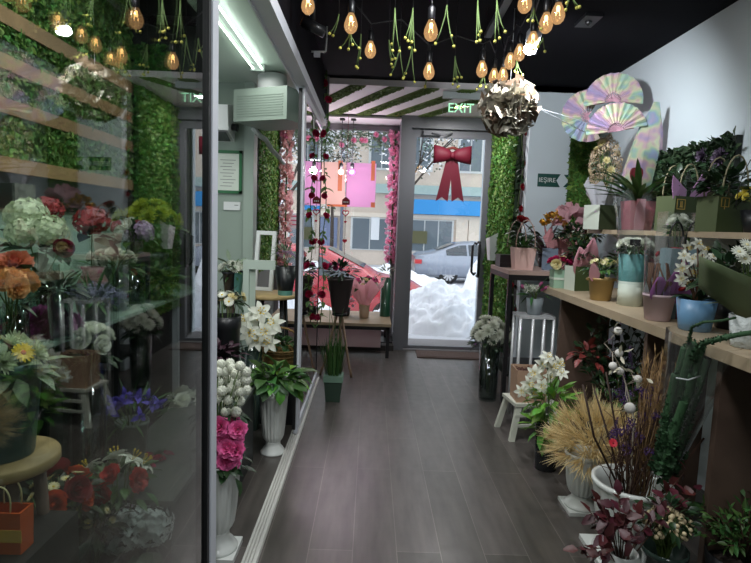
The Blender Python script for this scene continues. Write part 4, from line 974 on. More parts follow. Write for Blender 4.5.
# pink sheets taped to the window
PKS = mat('poster_pink', (244, 204, 232), .6, trans=.85); TAPE = mat('tape_orange', (232, 138, 96), .6, trans=.4)
a = at(349, 205, 6.47); x0, x1, z0, z1 = at(347, 205, 6.47).x, at(375, 205, 6.47).x, at(360, 207, 6.47).z, at(360, 163, 6.47).z
t = thing('pink_poster', 'translucent magenta-pink poster taped inside the shop window', 'poster', (0, 6.475, 0)); mb = MB(); mb.box((x0 - .02, 0, z0), (x1, .004, z1)); mb.build('sheet', PKS, t)
for lo, hi in (((x1 - .06, -.003, z1 - .2), (x1 - .015, 0, z1 + .03)), ((x1 - .05, -.003, z0), (x1, 0, z0 + .06)), ((x0 - .24, -.003, z0 - .005), (x0 + .0, 0, z0 + .02))): mb = MB(); mb.box(lo, hi); mb.build('tape', TAPE, t)
t = thing('pink_poster', 'peach-pink poster taped beside the magenta one, nearer the flower room', 'poster', (0, 6.475, 0)); xa = at(303, 205, 6.47).x; mb = MB(); mb.box((xa, 0, z0 + .02), (x0 - .03, .004, z1 - .0)); mb.build('sheet', mat('poster_peach', (250, 224, 216), .6, trans=.85), t)
mb = MB(); xb = at(339, 200, 6.47).x; mb.box((xb - .02, -.003, z0 + .18), (xb + .03, 0, z1 + .02)); mb.build('tape', TAPE, t)
# paper notice further along the window
p = at(293, 221, 6.47); t = thing('window_notice', 'white notice with faint red lines on the window near the soft pink garland', 'notice', (p.x, 6.475, p.z)); mb = MB(); mb.box((-.07, 0, -.09), (.07, .003, .09)); mb.build('paper', mat('notice_white', (236, 232, 234), .6, trans=.5), t)
mb = MB(); [mb.box((-.05, -.002, .05 - k * .05), (.05, 0, .065 - k * .05)) for k in range(3)]; mb.build('lines', mat('ink_rose', (214, 110, 140), .6), t)
# pendant bulbs on black cords
for px, py, lab, col, e in ((341, 172, 'pendant bulb on a black cord glowing warm white in the bay window', (255, 238, 196), 6), (352, 172, 'pendant bulb on a black cord glowing violet in the bay window', (222, 60, 255), 5)):
    p = at(px, py, 6.15); t = thing('pendant_lamp', lab, 'lamp', (p.x, p.y, p.z), 0, 'pendant bulbs in the bay window'); L = 2.565 - p.z
    mb = MB(); mb.tube([(0, 0, .09), (0, 0, L)], .004, 6); mb.lathe([(.03, L - .02), (.03, L)], 12); mb.build('cord', BLACK, t)
    mb = MB(); mb.lathe([(.014, .035), (.022, .05), (.022, .09), (.008, .1)], 14); mb.build('socket', BLACK, t)
    mb = MB(); mb.ball((0, 0, 0), .03, 14, 10); mb.build('bulb', mat('bulb_%d_%d' % (col[1], e), col, .3, emit=e), t)
# hearts and house hanger
p = at(346, 200, 6.0); t = thing('hanging_ornament', 'little red house and hearts strung on a cord in the window', 'ornament', (p.x, 6.0, 0)); mb = MB(); zt_ = 2.58; zb = at(346, 255, 6.0).z
mb.tube([(0, 0, zb), (0, 0, zt_)], .0022, 5); mb.build('cord', mat('cord_red', (150, 50, 60), .7), t)
zz = at(346, 201, 6.0).z; mb = MB(); s = .042; mb.smooth = False; mb.prism([(-s, -.006, zz - s), (s, -.006, zz - s), (s, -.006, zz + s * .3), (0, -.006, zz + s * 1.1), (-s, -.006, zz + s * .3)], (0, .012, 0)); mb.build('house', mat('ornament_red', (130, 30, 40), .6), t)
mb = MB()
for k in (-1, 0, 1): mb.box((k * .02 - .006, -.008, zz - .02), (k * .02 + .006, -.006, zz - .004))
mb.build('house_windows', WHITE, t)
def heart(mb, z, s, ring=False):
    ps = [V((s * math.sin(a) ** 3, -.004, z + s * (13 * math.cos(a) - 5 * math.cos(2 * a) - 2 * math.cos(3 * a) - math.cos(4 * a)) / 16)) for a in [2 * PI * k / 24 for k in range(24)]]
    if ring: mb.tube(ps + [ps[0]], .006, 5)
    else: mb.prism(ps, (0, .008, 0))
for py, s, rg in ((213, .035, True), (222, .016, False), (241, .026, False)):
    mb = MB(); heart(mb, at(346, py, 6.0).z, s, rg); mb.build('heart', mat('ornament_bright', (206, 36, 62), .5), t)
for z in (1.98, 1.92, 1.86): mb = MB(); mb.ball((0, 0, z), .008, 8, 6); mb.build('bead', mat('ornament_bright', (206, 36, 62), .5), t)
# bow on the door
BOWM = mat('bow_velvet', (112, 16, 42), .6, bump=.2, bump_s=200)
p = at(452, 156, 6.06); t = thing('ribbon_bow', 'large dark red ribbon bow stuck on the glass entrance door', 'bow', (p.x, 6.09, p.z))
for sd in (-1, 1):
    mb = MB(); n = 16; b0 = len(mb.v); prof = []
    for k in range(n + 1):
        a = k / n * 2 * PI; x = sd * (.11 - .11 * math.cos(a)) * .92 + sd * .005; y = -.05 - .035 * math.sin(a) ; hgt = .035 + .065 * math.sin(a / 2) ** 1.3
        cz = .012 * math.sin(a / 2); prof.append((x, y, cz - hgt, cz + hgt))
    for x, y, za, zb_ in prof: mb.v.append((x, y, za)); mb.v.append((x, y - .006, (za + zb_) / 2)); mb.v.append((x, y, zb_))
    for k in range(n):
        for q in range(2): mb.face(b0 + k * 3 + q, b0 + k * 3 + q + 1, b0 + k * 3 + q + 4, b0 + k * 3 + q + 3)
    o = mb.build('loop', BOWM, t); md = o.modifiers.new('s', 'SOLIDIFY'); md.thickness = .004
    mb = MB(); zt_ = -.03; L = .5; mb.smooth = False
    x0_, x1_ = sd * .02, sd * .09
    ps = [(x0_ - .04, -.05, zt_), (x0_ + .04, -.05, zt_), (x1_ + .068, -.02, -L), (x1_ + .0, -.02, -L + .05), (x1_ - .068, -.02, -L)]
    mb.prism(ps, (0, .004, 0)); mb.build('tail', BOWM, t)
mb = MB(); mb.ball((0, -.07, 0), .035, 12, 8, (.9, .8, 1.1)); mb.build('knot', BOWM, t)
mb = MB(); mb.tube([(-.1, -.05, .055), (0, -.06, .085), (.1, -.05, .055)], .016, 6); mb.build('top_band', mat('bow_brown', (120, 48, 40), .7), t)
# exit sign
p = at(461, 104, 4.92); t = thing('exit_sign', 'clear green EXIT sign hanging under the striped bay ceiling', 'sign', (p.x, p.y, p.z))
mb = MB(); mb.box((-.165, -.02, .045), (.165, .02, .1)); mb.build('housing', mat('sign_housing', (176, 186, 186), .4), t)
mb = MB(); mb.box((-.16, -.004, -.11), (.16, .004, .045)); mb.build('panel', GLS, t)
for x in (-.12, .12): mb = MB(); mb.tube([(x, 0, .1), (x, 0, 2.598 - p.z)], .004, 6); mb.build('hanger', ALU, t)
txt('EXIT', 'lettering', .115, Matrix.Translation((0, -.007, -.04)) @ FACE_CAM, mat('sign_green', (160, 226, 182), .4, emit=.6), t)
# ================================================================ right hand side: counter, shelf, rack
XC = 1.28; ZC = 1.0
ct = thing('display_counter', 'long pale oak display counter along the white wall', 'counter', (XC, 1.0, 0))
mb = MB(); mb.box((0, 0, ZC - .045), (.615, 2.97, ZC)); mb.build('counter_top', WOODL, ct)
for y, dp in ((2.62, .34), (1.47, .3), (.93, .58), (.1, .58)):
    mb = MB(); mb.box((.03, y, 0), (.03 + dp, y + .03, ZC - .045)); mb.build('side_panel', WOODD, ct)
XU = 1.56; ZU = 1.425
us = thing('wall_shelf', 'narrow pale wall shelf above the oak counter', 'shelf', (XU, 1.2, ZU - .028))
mb = MB(); mb.box((0, 0, 0), (.335, 2.7, .028)); mb.build('shelf_board', WOODL, us)
for y in (.4, 1.3, 2.4): mb = MB(); mb.prism([(.335, y, 0), (.335, y, -.18), (.325, y, -.18), (.06, y, -.01), (.06, y, 0)], (0, .02, 0)); mb.build('bracket', WHITE, us)
rk = thing('plant_rack', 'black metal plant rack with a pinkish wooden top between counter and door', 'rack', (1.04, 4.0, 0)); ZR = 1.1
mb = MB(); mb.box((0, 0, ZR - .03), (.72, .62, ZR)); mb.build('rack_top', mat('rack_top_pinkish', (176, 150, 140), .45), rk)
for x in (0, .69):
    for y in (0, .585): mb = MB(); mb.box((x, y, 0), (x + .03, y + .035, ZR - .03)); mb.build('leg', BLACK, rk)
for x in (0, .69): mb = MB(); mb.box((x, .035, ZR - .07), (x + .03, .585, ZR - .03)); mb.build('side_rail', BLACK, rk)
mb = MB(); mb.box((.03, 0, ZR - .07), (.69, .03, ZR - .03)); mb.build('front_rail', BLACK, rk)
mb = MB(); mb.box((.03, .05, .28), (.69, .6, .3)); mb.build('lower_shelf', BLACK, rk)
# leafy side wall of the bay with its rose vine
moss('moss_mat', (1.358, 5.08, .42), (0, 1, 0), (0, 0, 1), (-1, 0, 0), .98, 2.15, 8000, .034, GM, .03, 'tall bright green leaf wall beside the glass entrance door', 'moss panel', edge=.01, wild=1.3)
ROSEV = mat('rose_crimson', (176, 30, 52), .55, var=.2, trans=.15)
rose_garland('crimson rose vine climbing the dark edge next to the green leaf wall', 1.335, 4.93, .35, 2.35, 9, 31, ROSEV, G2, .034, 'rose vines', .015)
moss('moss_mat', (1.665, 4.66, 1.10), (1, 0, 0), (0, 0, 1), (0, -1, 0), .215, 1.14, 3000, .03, GM, .02, 'green leaf panel beside the exit arrow sign on the pale wall', 'moss panel', wild=1.3)
# arrow sign
p = at(554, 180.5, YB - .004); t = thing('exit_arrow_sign', 'dark green arrow sign with white lettering on the pale wall', 'sign', (p.x, YB, p.z)); SG = mat('sign_dark_green', (14, 74, 66), .45)
h_ = .056; mb = MB(); mb.smooth = False; mb.prism([(-.145, -.006, -h_), (.055, -.006, -h_), (.02, -.006, 0), (.055, -.006, h_), (-.145, -.006, h_)], (0, .005, 0)); mb.build('plate', SG, t)
mb = MB(); mb.smooth = False; mb.prism([(.085, -.006, h_ * .95), (.17, -.006, h_ * .95), (.17, -.006, .018), (.115, -.006, .018)], (0, .005, 0)); mb.prism([(.085, -.006, -h_ * .95), (.115, -.006, -.018), (.17, -.006, -.018), (.17, -.006, -h_ * .95)], (0, .005, 0)); mb.build('arrow_tail', SG, t)
txt('IEŞIRE', 'lettering', .055, Matrix.Translation((-.062, -.008, 0)) @ FACE_CAM, WHITE, t)
# white paper pouch on the leaf wall
t = thing('hanging_paper_pouch', 'white paper pouch hanging low on the tall leaf wall above the rack', 'pouch', (1.27, 5.62, 1.08)); mb = MB(); mb.smooth = False
b0 = mb.pts([(-.03, -.06, 0), (.03, -.06, 0), (.03, .06, 0), (-.03, .06, 0), (-.06, -.12, .24), (.04, -.13, .3), (.04, .13, .26), (-.05, .1, .22)])
for q in ((0, 1, 5, 4), (1, 2, 6, 5), (2, 3, 7, 6), (3, 0, 4, 7), (3, 2, 1, 0)): mb.face(*[b0 + i for i in q])
mb.build('pouch_body', mat('paper_white', (236, 236, 238), .7), t)
# ---- on the rack
def potted(label, base, cat='potted plant', name='potted_plant', rz=0, group=None): return thing(name, label, cat, base, rz, group)
PPK = mat('pot_pale_pink', (222, 184, 176), .55); OLV = mat('box_olive', (64, 78, 42), .6); OLVD = mat('box_olive_dark', (52, 62, 38), .6); WBOX = mat('box_white', (206, 214, 200), .55)
b = V((at(524, 271, 4.1).x, 4.16, ZR)); t = potted('pale pink square bag pot with two wire loops on the plant rack', b); pot_box(t, .17, .13, .17, PPK, .8)
for y, dx in ((-.06, .0), (.06, -.035)):
    o = handle_loop(t, .14, .17, .19, y, mat('loop_pinkish', (206, 172, 160), .5), .004); o.location.x = dx
foliage(t, 'strap', 34, V((0, 0, .16)), V((.07, .05, 0)), .2, .02, G1, 1.0); foliage(t, 'leafy', 30, V((0, 0, .26)), V((.09, .07, .07)), .08, .04, G2); blooms(t, proto('rose', RED_P, G2), [((-.03, 0, .37), (0, -.4, 1)), ((.0, .02, .36), (.2, -.3, 1))], .042)
b = V((at(504, 262, 4.45).x, 4.42, ZR)); mb = MB(); mb.box((-.06, -.08, 0), (.07, .08, .1)); mb.box((-.055, -.085, .03), (.065, -.08, .035)); o = mb.build('crate', BLKP, None, b); tag(o, 'small black crate on the plant rack behind the pale pink bag pot', 'crate')
b = V((at(549, 250, 4.4).x, 4.48, ZR)); t = potted('plum leaved plant behind the pale pink bag pot on the rack', b); pot_cup(t, .05, .065, .11, BLKP); foliage(t, 'strap', 40, V((0, 0, .1)), V((.04, .04, 0)), .36, .035, mat('leaf_plum_dark', (72, 40, 60), .5, var=.3), .7)
# gold-pink wrapped bouquet
p = at(562, 232, 4.3); b = V((p.x, 4.3, ZR)); t = thing('wrapped_bouquet', 'gold and pink paper bouquet standing on the plant rack', 'bouquet', b); wrap(t, mat('paper_dusky_pink', (206, 146, 150), .6), (0, 0, 0), .035, .13, .26, 8, .035, zvar=.06)
mb = MB()
for _ in range(70): d = rdir(0, 1); mb.leaf(V((-.08, -.03, .36)) + d * .07, d + rdir(), rdir(), .045, .035, .6, 2, .2, tip=.5)
mb.build('gold_foil', mat('gold_foil', (206, 160, 70), .28, metal=.8), t)
mb = MB()
for _ in range(40): d = rdir(0, 1); mb.leaf(V((.05, -.02, .36)) + d * V((.07, .07, .09)), d + rdir() * .8, rdir(), .09, .08, .7, 3, .2, tip=.6)
mb.build('tissue', mat('tissue_pink', (214, 168, 176), .65, trans=.3), t)
b = V((at(580, 238, 4.35).x, 4.36, ZR)); t = potted('red poinsettia-like blooms beside the gold and pink bouquet', b); pot_cup(t, .05, .065, .12, PPK); arrange(t, .3, (.06, .06, .04), [('mum', RED_P, 4, .05)], [lf(20, .09, .05, G2)], stem0=.1)
b = V((at(560, 268, 4.05).x, 4.1, ZR)); t = thing('drawer_box', 'blue-grey folded card behind the rose box on the rack', 'card', (b.x - .03, 4.2, ZR)); mb = MB(); mb.box((-.06, 0, 0), (.06, .012, .17)); mb.build('sheet', mat('card_blue_grey', (120, 134, 152), .6), t); t.name = 'folded_card'; mb = MB(); mb.box((-.06, -.05, 0), (.06, 0, .01)); mb.build('card_foot', mat('card_blue_grey', (120, 134, 152), .6), t)
# dark shrub dotted white
b = V((at(582, 262, 3.99).x, 4.12, ZR)); t = potted('dark shrub dotted with tiny white blossoms behind the pink paper bag', b); pot_cup(t, .06, .08, .12, BLKP); arrange(t, .29, (.17, .13, .08), [('daisy', WHITE_P, 26, .013)], [lf(150, .06, .03, G2, dz=-.02)], stem0=.1)
# ---- on the counter
def onc(px, py): q = gz(px, py, ZC); return V((q.x, q.y, ZC))
b = onc(556, 285); b.y = min(b.y, 3.84); b.x = max(b.x, 1.36); b = V((1.37, 3.86, ZC)); t = potted('small green and white square box of magenta and cream roses at the counter end', b, 'rose box', 'rose_box')
pot_box(t, .115, .1, .13, mat('box_mint', (150, 182, 158), .5), .92); mb = MB(); mb.box((-.0585, -.052, .06), (.0585, .05, .075)); mb.build('band', WBOX, t)
arrange(t, .185, (.085, .07, .04), [('rose', MAG_P, 5, .034, G2), ('rose', CREAM_P, 4, .034, G2)], [lf(20, .05, .03, G2, dz=-.02)], stem0=.1)
b = onc(577, 290); b.x += .0; t = potted('olive bag with a pale side and pink paper sheets beside the tan bucket', b, 'gift bag', 'gift_bag', R(16)); pot_box(t, .14, .12, .17, OLV, .95, 'bag_body', False, side_m=WBOX)
PKP = mat('paper_light_pink', (224, 166, 178), .6, trans=.25)
for k, (x, y, l, tw) in enumerate(((-.03, -.03, .2, -.5), (.03, -.02, .26, .1), (.07, .02, .2, .6))):
    mb = MB(); mb.leaf((x * .5, y, .12), (tw * .6, -.1, 1), (0, -1, 0), l, .15, -.3, 4, .25, tip=.1, root=.6); o = mb.build('paper_wrap', PKP, t); o.modifiers.new('s', 'SOLIDIFY').thickness = .0015
foliage(t, 'leafy', 60, V((0, 0, .24)), V((.1, .08, .07)), .06, .03, G2)
b = onc(600, 300); t = potted('tan bucket pot of pale yellow flowers on the counter', b); TAN = mat('pot_tan', (168, 140, 86), .5, metal=.15); pot_cup(t, .058, .073, .135, TAN, lip=.006)
for sx in (-1, 1): mb = MB(); mb.ball((sx * .085, 0, .125), .012, 8, 6, (1, .7, .7)); mb.build('lug', TAN, t)
arrange(t, .235, (.085, .07, .03), [('daisy', CREAM_P, 12, .02, LIME_P)], [lf(50, .08, .022, G1, dz=-.05), lf(14, .07, .04, mat('leaf_blue_green', (92, 122, 118), .6, var=.2), dz=-.07)], stem0=.11)
mb = MB(); mb.leaf((-.055, -.03, .12), (-.3, -.1, 1), (0, -1, 0), .11, .07, -.2, 3, .2, tip=.3, root=.6); mb.build('paper_tip', PKP, t)
b = onc(629, 305); t = potted('white cylinder box with a teal relief sleeve and white daisies on top', b, 'flower box', 'flower_box'); TEAL = mat('teal_relief', (92, 150, 150), .6, bump=.7, bump_s=28)
D = b.y; r0 = 26 * D / 540 / 2 * 1.0; r0 = .066; hb = at(629, 281, D).z - ZC; ht = at(629, 254, D).z - ZC
mb = MB(); mb.lathe([(r0, 0), (r0, hb), (r0 * .6, hb)], 32); mb.build('lower_box', WBOX, t)
mb = MB(); mb.lathe([(r0 * 1.0, hb), (r0 * 1.16, ht), (r0 * 1.1, ht), (r0 * .9, hb + .01)], 32, cap=False); mb.build('sleeve', TEAL, t)
arrange(t, ht + .06, (.09, .075, .03), [('mum', WHITE_P, 15, .032)], [lf(40, .05, .02, G2, dz=-.03)], stem0=hb)
mb = MB(); mb.box((-.06, -.075, ht + .05), (-.002, -.072, ht + .085)); mb.build('label_card', mat('card_black', (26, 26, 30), .5), t)
mb = MB(); mb.tube([(-.03, -.073, ht), (-.03, -.073, ht + .05)], .002, 5); mb.build('card_stick', CHROME, t)
mb = MB(); mb.lathe([(r0 * 1.2, hb * .9), (r0 * 1.25, ht), (r0 * 1.42, 1.43 - ZC)], 24, cap=False); mb.build('clear_sleeve', PVC, t)
b = onc(657, 320); t = potted('mauve pot with brown twigs and purple tissue inside a clear sleeve', b); MAU = mat('pot_mauve', (196, 172, 178), .65); pot_cup(t, .055, .069, .125, MAU, lip=.004)
PUT = mat('tissue_purple', (178, 118, 180), .6, trans=.3)
for dx, tw, l in ((-.03, -.2, .12), (.05, .15, .2), (.065, .5, .17)):
    mb = MB(); mb.leaf((dx * .6, -.02, .1), (tw, -.15, 1), (0, -1, 0), l, .1, -.3, 4, .25, tip=.25, root=.6); o = mb.build('tissue', PUT, t); o.modifiers.new('s', 'SOLIDIFY').thickness = .0015
mb = MB()
for k in range(16): a = rnd(0, 6.28); mb.tube([(math.cos(a) * .02 - .01, math.sin(a) * .02, .1), (math.cos(a) * .05 - .015, math.sin(a) * .05 - .02, .18), (math.cos(a + .5) * .04 - .02, math.sin(a + .5) * .04, .27)], .0045, 5)
mb.build('twigs', mat('twig_warm', (112, 76, 56), .7, var=.2), t); blooms(t, proto('bud', RED_P), [((.06, -.05, .15), (.5, -.4, .8)), ((-.03, 0, .3), (0, 0, 1))], .024)
mb = MB(); mb.lathe([(.07, .125), (.076, .25), (.085, .4)], 24, cap=False); mb.build('clear_sleeve', PVC, t)
b = onc(694, 330); t = potted('blue pot of white orchids with brown stems on the counter', b, 'potted orchid', 'potted_orchid'); pot_cup(t, .062, .078, .135, mat('pot_blue', (108, 152, 190), .4), n=32)
me = proto('lily', WHITE_P, YEL); es = []
for px, py in ((686, 247), (697, 244), (703, 250), (684, 256), (692, 260), (701, 258), (682, 268), (690, 272), (699, 267), (681, 279), (688, 284), (696, 277), (714, 257)):
    q = at(px, py, b.y + rnd(-.04, .04)) - b; inst(me, 'flower', t, q, upq((rnd(-.6, .4), -.8, rnd(-.2, .5))), rnd(.026, .032)); es.append(q)
stems_to(t, es, (0, 0, .1), .0035, mat('stem_brown', (84, 58, 40), .6, var=.2)); foliage(t, 'leafy', 30, V((.02, 0, .2)), V((.05, .04, .08)), .07, .02, G2); foliage(t, 'strap', 7, V((0, 0, .12)), V((.03, .03, 0)), .12, .035, G2, 1.0)
# green paper wrapped bouquet in the white textured pot
b = onc(744, 347); t = thing('wrapped_bouquet', 'white flowers in a broad olive green paper wrap rising from a white textured pot', 'bouquet', b); WTX = mat('pot_white_textured', (196, 202, 200), .6, bump=.9, bump_s=60); pot_cup(t, .045, .058, .12, WTX)
mb = MB(); cols = 8
top = [(700, 256, 1.84), (712, 261, 1.78), (724, 266, 1.76), (737, 272, 1.77), (750, 277, 1.80), (764, 281, 1.86), (778, 284, 1.95), (790, 284, 2.05)]
bot = [(699, 287, 1.90), (712, 297, 1.86), (723, 305, 1.845), (735, 314, 1.85), (745, 318, 1.86), (753, 316, 1.87), (760, 312, 1.90), (768, 306, 1.95)]
P = [[at(*a).lerp(at(*c), k / 4) - b for a, c in zip(top, bot)] for k in range(5)]; q0 = mb.pts([p_ for r_ in P for p_ in r_])
for k in range(4):
    for i in range(7): a = q0 + k * 8 + i; mb.face(a, a + 1, a + 9, a + 8)
o = mb.build('paper_wrap', mat('paper_olive', (84, 98, 66), .6), t); sd = o.modifiers.new('s', 'SOLIDIFY'); sd.thickness = .003
es = []
for px, py in ((747, 245), (739, 252), (752, 252), (760, 246), (768, 254), (745, 259)):
    q = at(px, py, 1.92) - b; inst(proto('daisy', WHITE_P, CREAM_P), 'flower', t, q, upq((rnd(-.4, .4), -.7, .7)), .028); es.append(q)
stems_to(t, es, (0, 0, .1)); foliage(t, 'strap', 12, V((0, 0, .14)), V((.03, .03, 0)), .2, .03, G4, .8); foliage(t, 'leafy', 90, V((.0, .1, .22)), V((.15, .08, .1)), .07, .03, G2)
b = V((1.62, 2.35, ZC)); t = potted('dark leafy plant at the back of the counter behind the white orchids', b); pot_cup(t, .07, .09, .14, BLKP); foliage(t, 'leafy', 170, V((0, 0, .25)), V((.17, .18, .09)), .07, .036, G2)
b = V((1.66, 2.75, ZC)); t = potted('dark trailing plant behind the mauve pot', b); pot_cup(t, .06, .08, .13, BLKP); foliage(t, 'leafy', 110, V((0, 0, .2)), V((.14, .13, .09)), .06, .035, G2)
b = V((1.62, 3.3, ZC)); t = potted('dark bushy plant behind the tan bucket pot', b); pot_cup(t, .06, .08, .13, BLKP); foliage(t, 'leafy', 120, V((0, 0, .2)), V((.15, .13, .1)), .06, .035, G2); blooms(t, proto('rose', DRED_P, G2), dome(4, V((0, -.05, .22)), (.14, .1, .08)), .03)
b = onc(669, 309); b = V((1.5, 2.62, ZC)); t = potted('pale teal box with a red ribbon half hidden behind the flower box sleeve', b, 'gift box', 'gift_box'); mb = MB(); mb.box((-.06, -.05, 0), (.06, .05, .34)); mb.build('box_body', mat('box_blue_grey', (134, 158, 166), .6), t); mb = MB(); mb.box((-.012, -.052, 0), (.012, .052, .345)); mb.build('ribbon', RED_P, t)
# clear carrier bag with black loops
p = at(677, 245, 2.72); b = V((p.x, 2.72, ZC)); t = thing('clear_gift_bag', 'clear gift bag with two dark loop handles and cream roses in front of the shelf', 'gift bag', b)
z1 = at(677, 212, 2.72).z - ZC; mb = MB(); mb.smooth = False; w_, d_ = .085, .05
for s_ in (-1, 1): mb.quad((-w_, s_ * d_, 0), (w_, s_ * d_, 0), (w_, s_ * d_, z1), (-w_, s_ * d_, z1)); mb.quad((s_ * w_, -d_, 0), (s_ * w_, d_, 0), (s_ * w_, d_, z1), (s_ * w_, -d_, z1))
mb.build('bag_body', PVC, t)
za = at(677, 260, 2.72).z - ZC
for x in (-.04, .045): mb = MB(); mb.tube([(x + .036 * math.sin(a) , -d_ - .008, za + .09 - .1 * math.cos(a)) for a in [k * PI / 12 for k in range(25)]], .0045, 6); mb.build('handle', BLACK, t)
mb = MB(); mb.box((-.07, -.04, 0), (.07, .04, .13)); mb.build('liner_box', MAU, t)
arrange(t, z1 - .05, (.06, .04, .05), [('mum', WHITE_P, 8, .028)], [lf(30, .06, .03, G1)], stem0=.12)
# ---- on the wall shelf
def ons(px, D, X=None): q = at(px, 229, D); return V((q.x, D, ZU))
SIL = mat('paper_silver', (200, 200, 208), .4, metal=.25)
b = ons(600, 3.72); t = potted('dark olive box with a white side and silver paper at the shelf end', b, 'flower box', 'flower_box', R(20)); pot_box(t, .17, .15, .165, OLVD, .97, 'box_body', side_m=WBOX); wrap(t, SIL, (0, 0, .14), .06, .13, .15, 7, .03)
arrange(t, .52, (.09, .08, .22), [('cluster', mat('petal_beige', (210, 188, 160), .6, var=.2), 34, .034), ('mum', CREAM_P, 8, .03)], [lf(30, .07, .02, G4, dz=-.1)], zmin=-.6, stem0=.15)
b = ons(636, 3.36); t = potted('long strappy leaves in a pink pot wrapped with clear film on the shelf', b); pot_box(t, .16, .14, .18, mat('pot_rose', (184, 96, 110), .5), .8); foliage(t, 'strap', 46, V((0, 0, .17)), V((.06, .05, 0)), .36, .036, G1, .9); wrap(t, PVC, (0, 0, 0), .115, .14, .2, 7, .02, 'clear_wrap')
mb = MB(); mb.leaf((-.03, -.085, 0), (0, -.05, 1), (0, -1, 0), .19, .07, 0, 3, .1, tip=.8, root=.8); mb.build('pink_ribbon', PKP, t)
GOLD = mat('gold_print', (206, 170, 92), .3, metal=.7)
def carrier(label, b, w, d, h, rz, loops=True):
    t = thing('gift_bag', label, 'gift bag', b, rz); pot_box(t, w, d, h, OLV, 1.0, 'bag_body', False, side_m=mat('box_olive_pale', (84, 94, 62), .6))
    return t
b = ons(677, 2.93); t = carrier('olive carrier bag with a gold emblem and lilac paper on the shelf', b, .2, .12, .185, R(20))
mb = MB()
for lo, hi in (((-.09, -.063, .115), (-.03, -.061, .119)), ((-.09, -.063, .165), (-.03, -.061, .169)), ((-.09, -.063, .115), (-.086, -.061, .169)), ((-.034, -.063, .115), (-.03, -.061, .169)), ((-.065, -.063, .128), (-.06, -.061, .158)), ((-.055, -.063, .128), (-.051, -.061, .158)), ((-.07, -.063, .126), (-.046, -.061, .13))): mb.box(lo, hi)
mb.build('gold_emblem', GOLD, t)
LILP = mat('paper_lilac', (212, 166, 212), .6, trans=.2)
for ps in ([(-.105, -.05, .17), (-.015, -.05, .17), (-.02, -.055, .22), (-.06, -.06, .24), (-.125, -.055, .29), (-.12, -.05, .22)], [(.0, -.055, .17), (.11, -.055, .17), (.145, -.06, .225), (.13, -.065, .265), (.1, -.065, .27), (.065, -.067, .305), (.02, -.06, .235)]):
    mb = MB(); mb.smooth = False; mb.prism([V(p_) for p_ in ps], (0, .002, 0)); mb.build('paper_wrap', LILP, t)
LOOP = mat('loop_olive', (150, 142, 112), .6)
handle_loop(t, .13, .185, .15, -.05, LOOP, .004); handle_loop(t, .13, .185, .15, .05, LOOP, .004)
foliage(t, 'leafy', 50, V((0, .03, .24)), V((.09, .05, .08)), .07, .035, G2); mb = MB(); mb.leaf((0, -.01, .16), (.1, 0, 1), (0, -1, 0), .17, .09, -.1, 3, .2, tip=.1, root=.7); mb.build('clear_tip', PVC, t)
b = ons(722, 2.56); t = carrier('larger olive carrier bag with a gold label full of dark leaves on the shelf', b, .2, .12, .165, R(14))
mb = MB()
for lo, hi in (((-.085, -.063, .115), (-.04, -.061, .118)), ((-.085, -.063, .155), (-.04, -.061, .158)), ((-.085, -.063, .115), (-.082, -.061, .158)), ((-.043, -.063, .115), (-.04, -.061, .158)), ((-.067, -.063, .105), (-.063, -.061, .15))): mb.box(lo, hi)
mb.build('gold_emblem', GOLD, t); handle_loop(t, .14, .165, .17, -.05, LOOP, .004); handle_loop(t, .14, .165, .17, .05, LOOP, .004); foliage(t, 'leafy', 150, V((0, 0, .2)), V((.15, .08, .09)), .06, .035, G2)
b = ons(757, 2.38); t = potted('black pot of small yellow chrysanthemums on the shelf', b); pot_cup(t, .05, .068, .1, BLKP); arrange(t, .17, (.11, .09, .05), [('mum', mat('petal_lemon', (232, 216, 96), .6, var=.12), 14, .019)], [lf(60, .05, .03, G2, dz=-.02)], stem0=.08)
handle_loop(t, .2, .1, .24, 0, BLACK, .002)
# ---- fans, planted wall picture, iridescent fan bouquet
def irid(name):
    m = bpy.data.materials.new(name); m.use_nodes = True; nt = m.node_tree; N = nt.nodes; L = nt.links; b = N['Principled BSDF']; tc = N.new('ShaderNodeTexCoord'); nz = N.new('ShaderNodeTexNoise'); nz.inputs['Scale'].default_value = 7; nz.inputs['Detail'].default_value = 2
    cr = N.new('ShaderNodeValToRGB'); e = cr.color_ramp.elements; cols = [(0, (128, 148, 186)), (.3, (176, 154, 186)), (.42, (204, 172, 182)), (.52, (204, 204, 172)), (.62, (164, 194, 172)), (.75, (152, 170, 198)), (1, (184, 160, 190))]
    e[0].position = 0; e[0].color = (*lin(cols[0][1]), 1); e[1].position = 1; e[1].color = (*lin(cols[-1][1]), 1)
    for p_, c in cols[1:-1]: n_ = e.new(p_); n_.color = (*lin(c), 1)
    mr = N.new('ShaderNodeMapRange'); mr.inputs[1].default_value = .25; mr.inputs[2].default_value = .75
    L.new(tc.outputs['Object'], nz.inputs['Vector']); L.new(nz.outputs[0], mr.inputs[0]); L.new(mr.outputs[0], cr.inputs[0]); L.new(cr.outputs[0], b.inputs['Base Color']); b.inputs['Roughness'].default_value = .32; b.inputs['Metallic'].default_value = .25; return m
IRI = irid('iridescent_film')
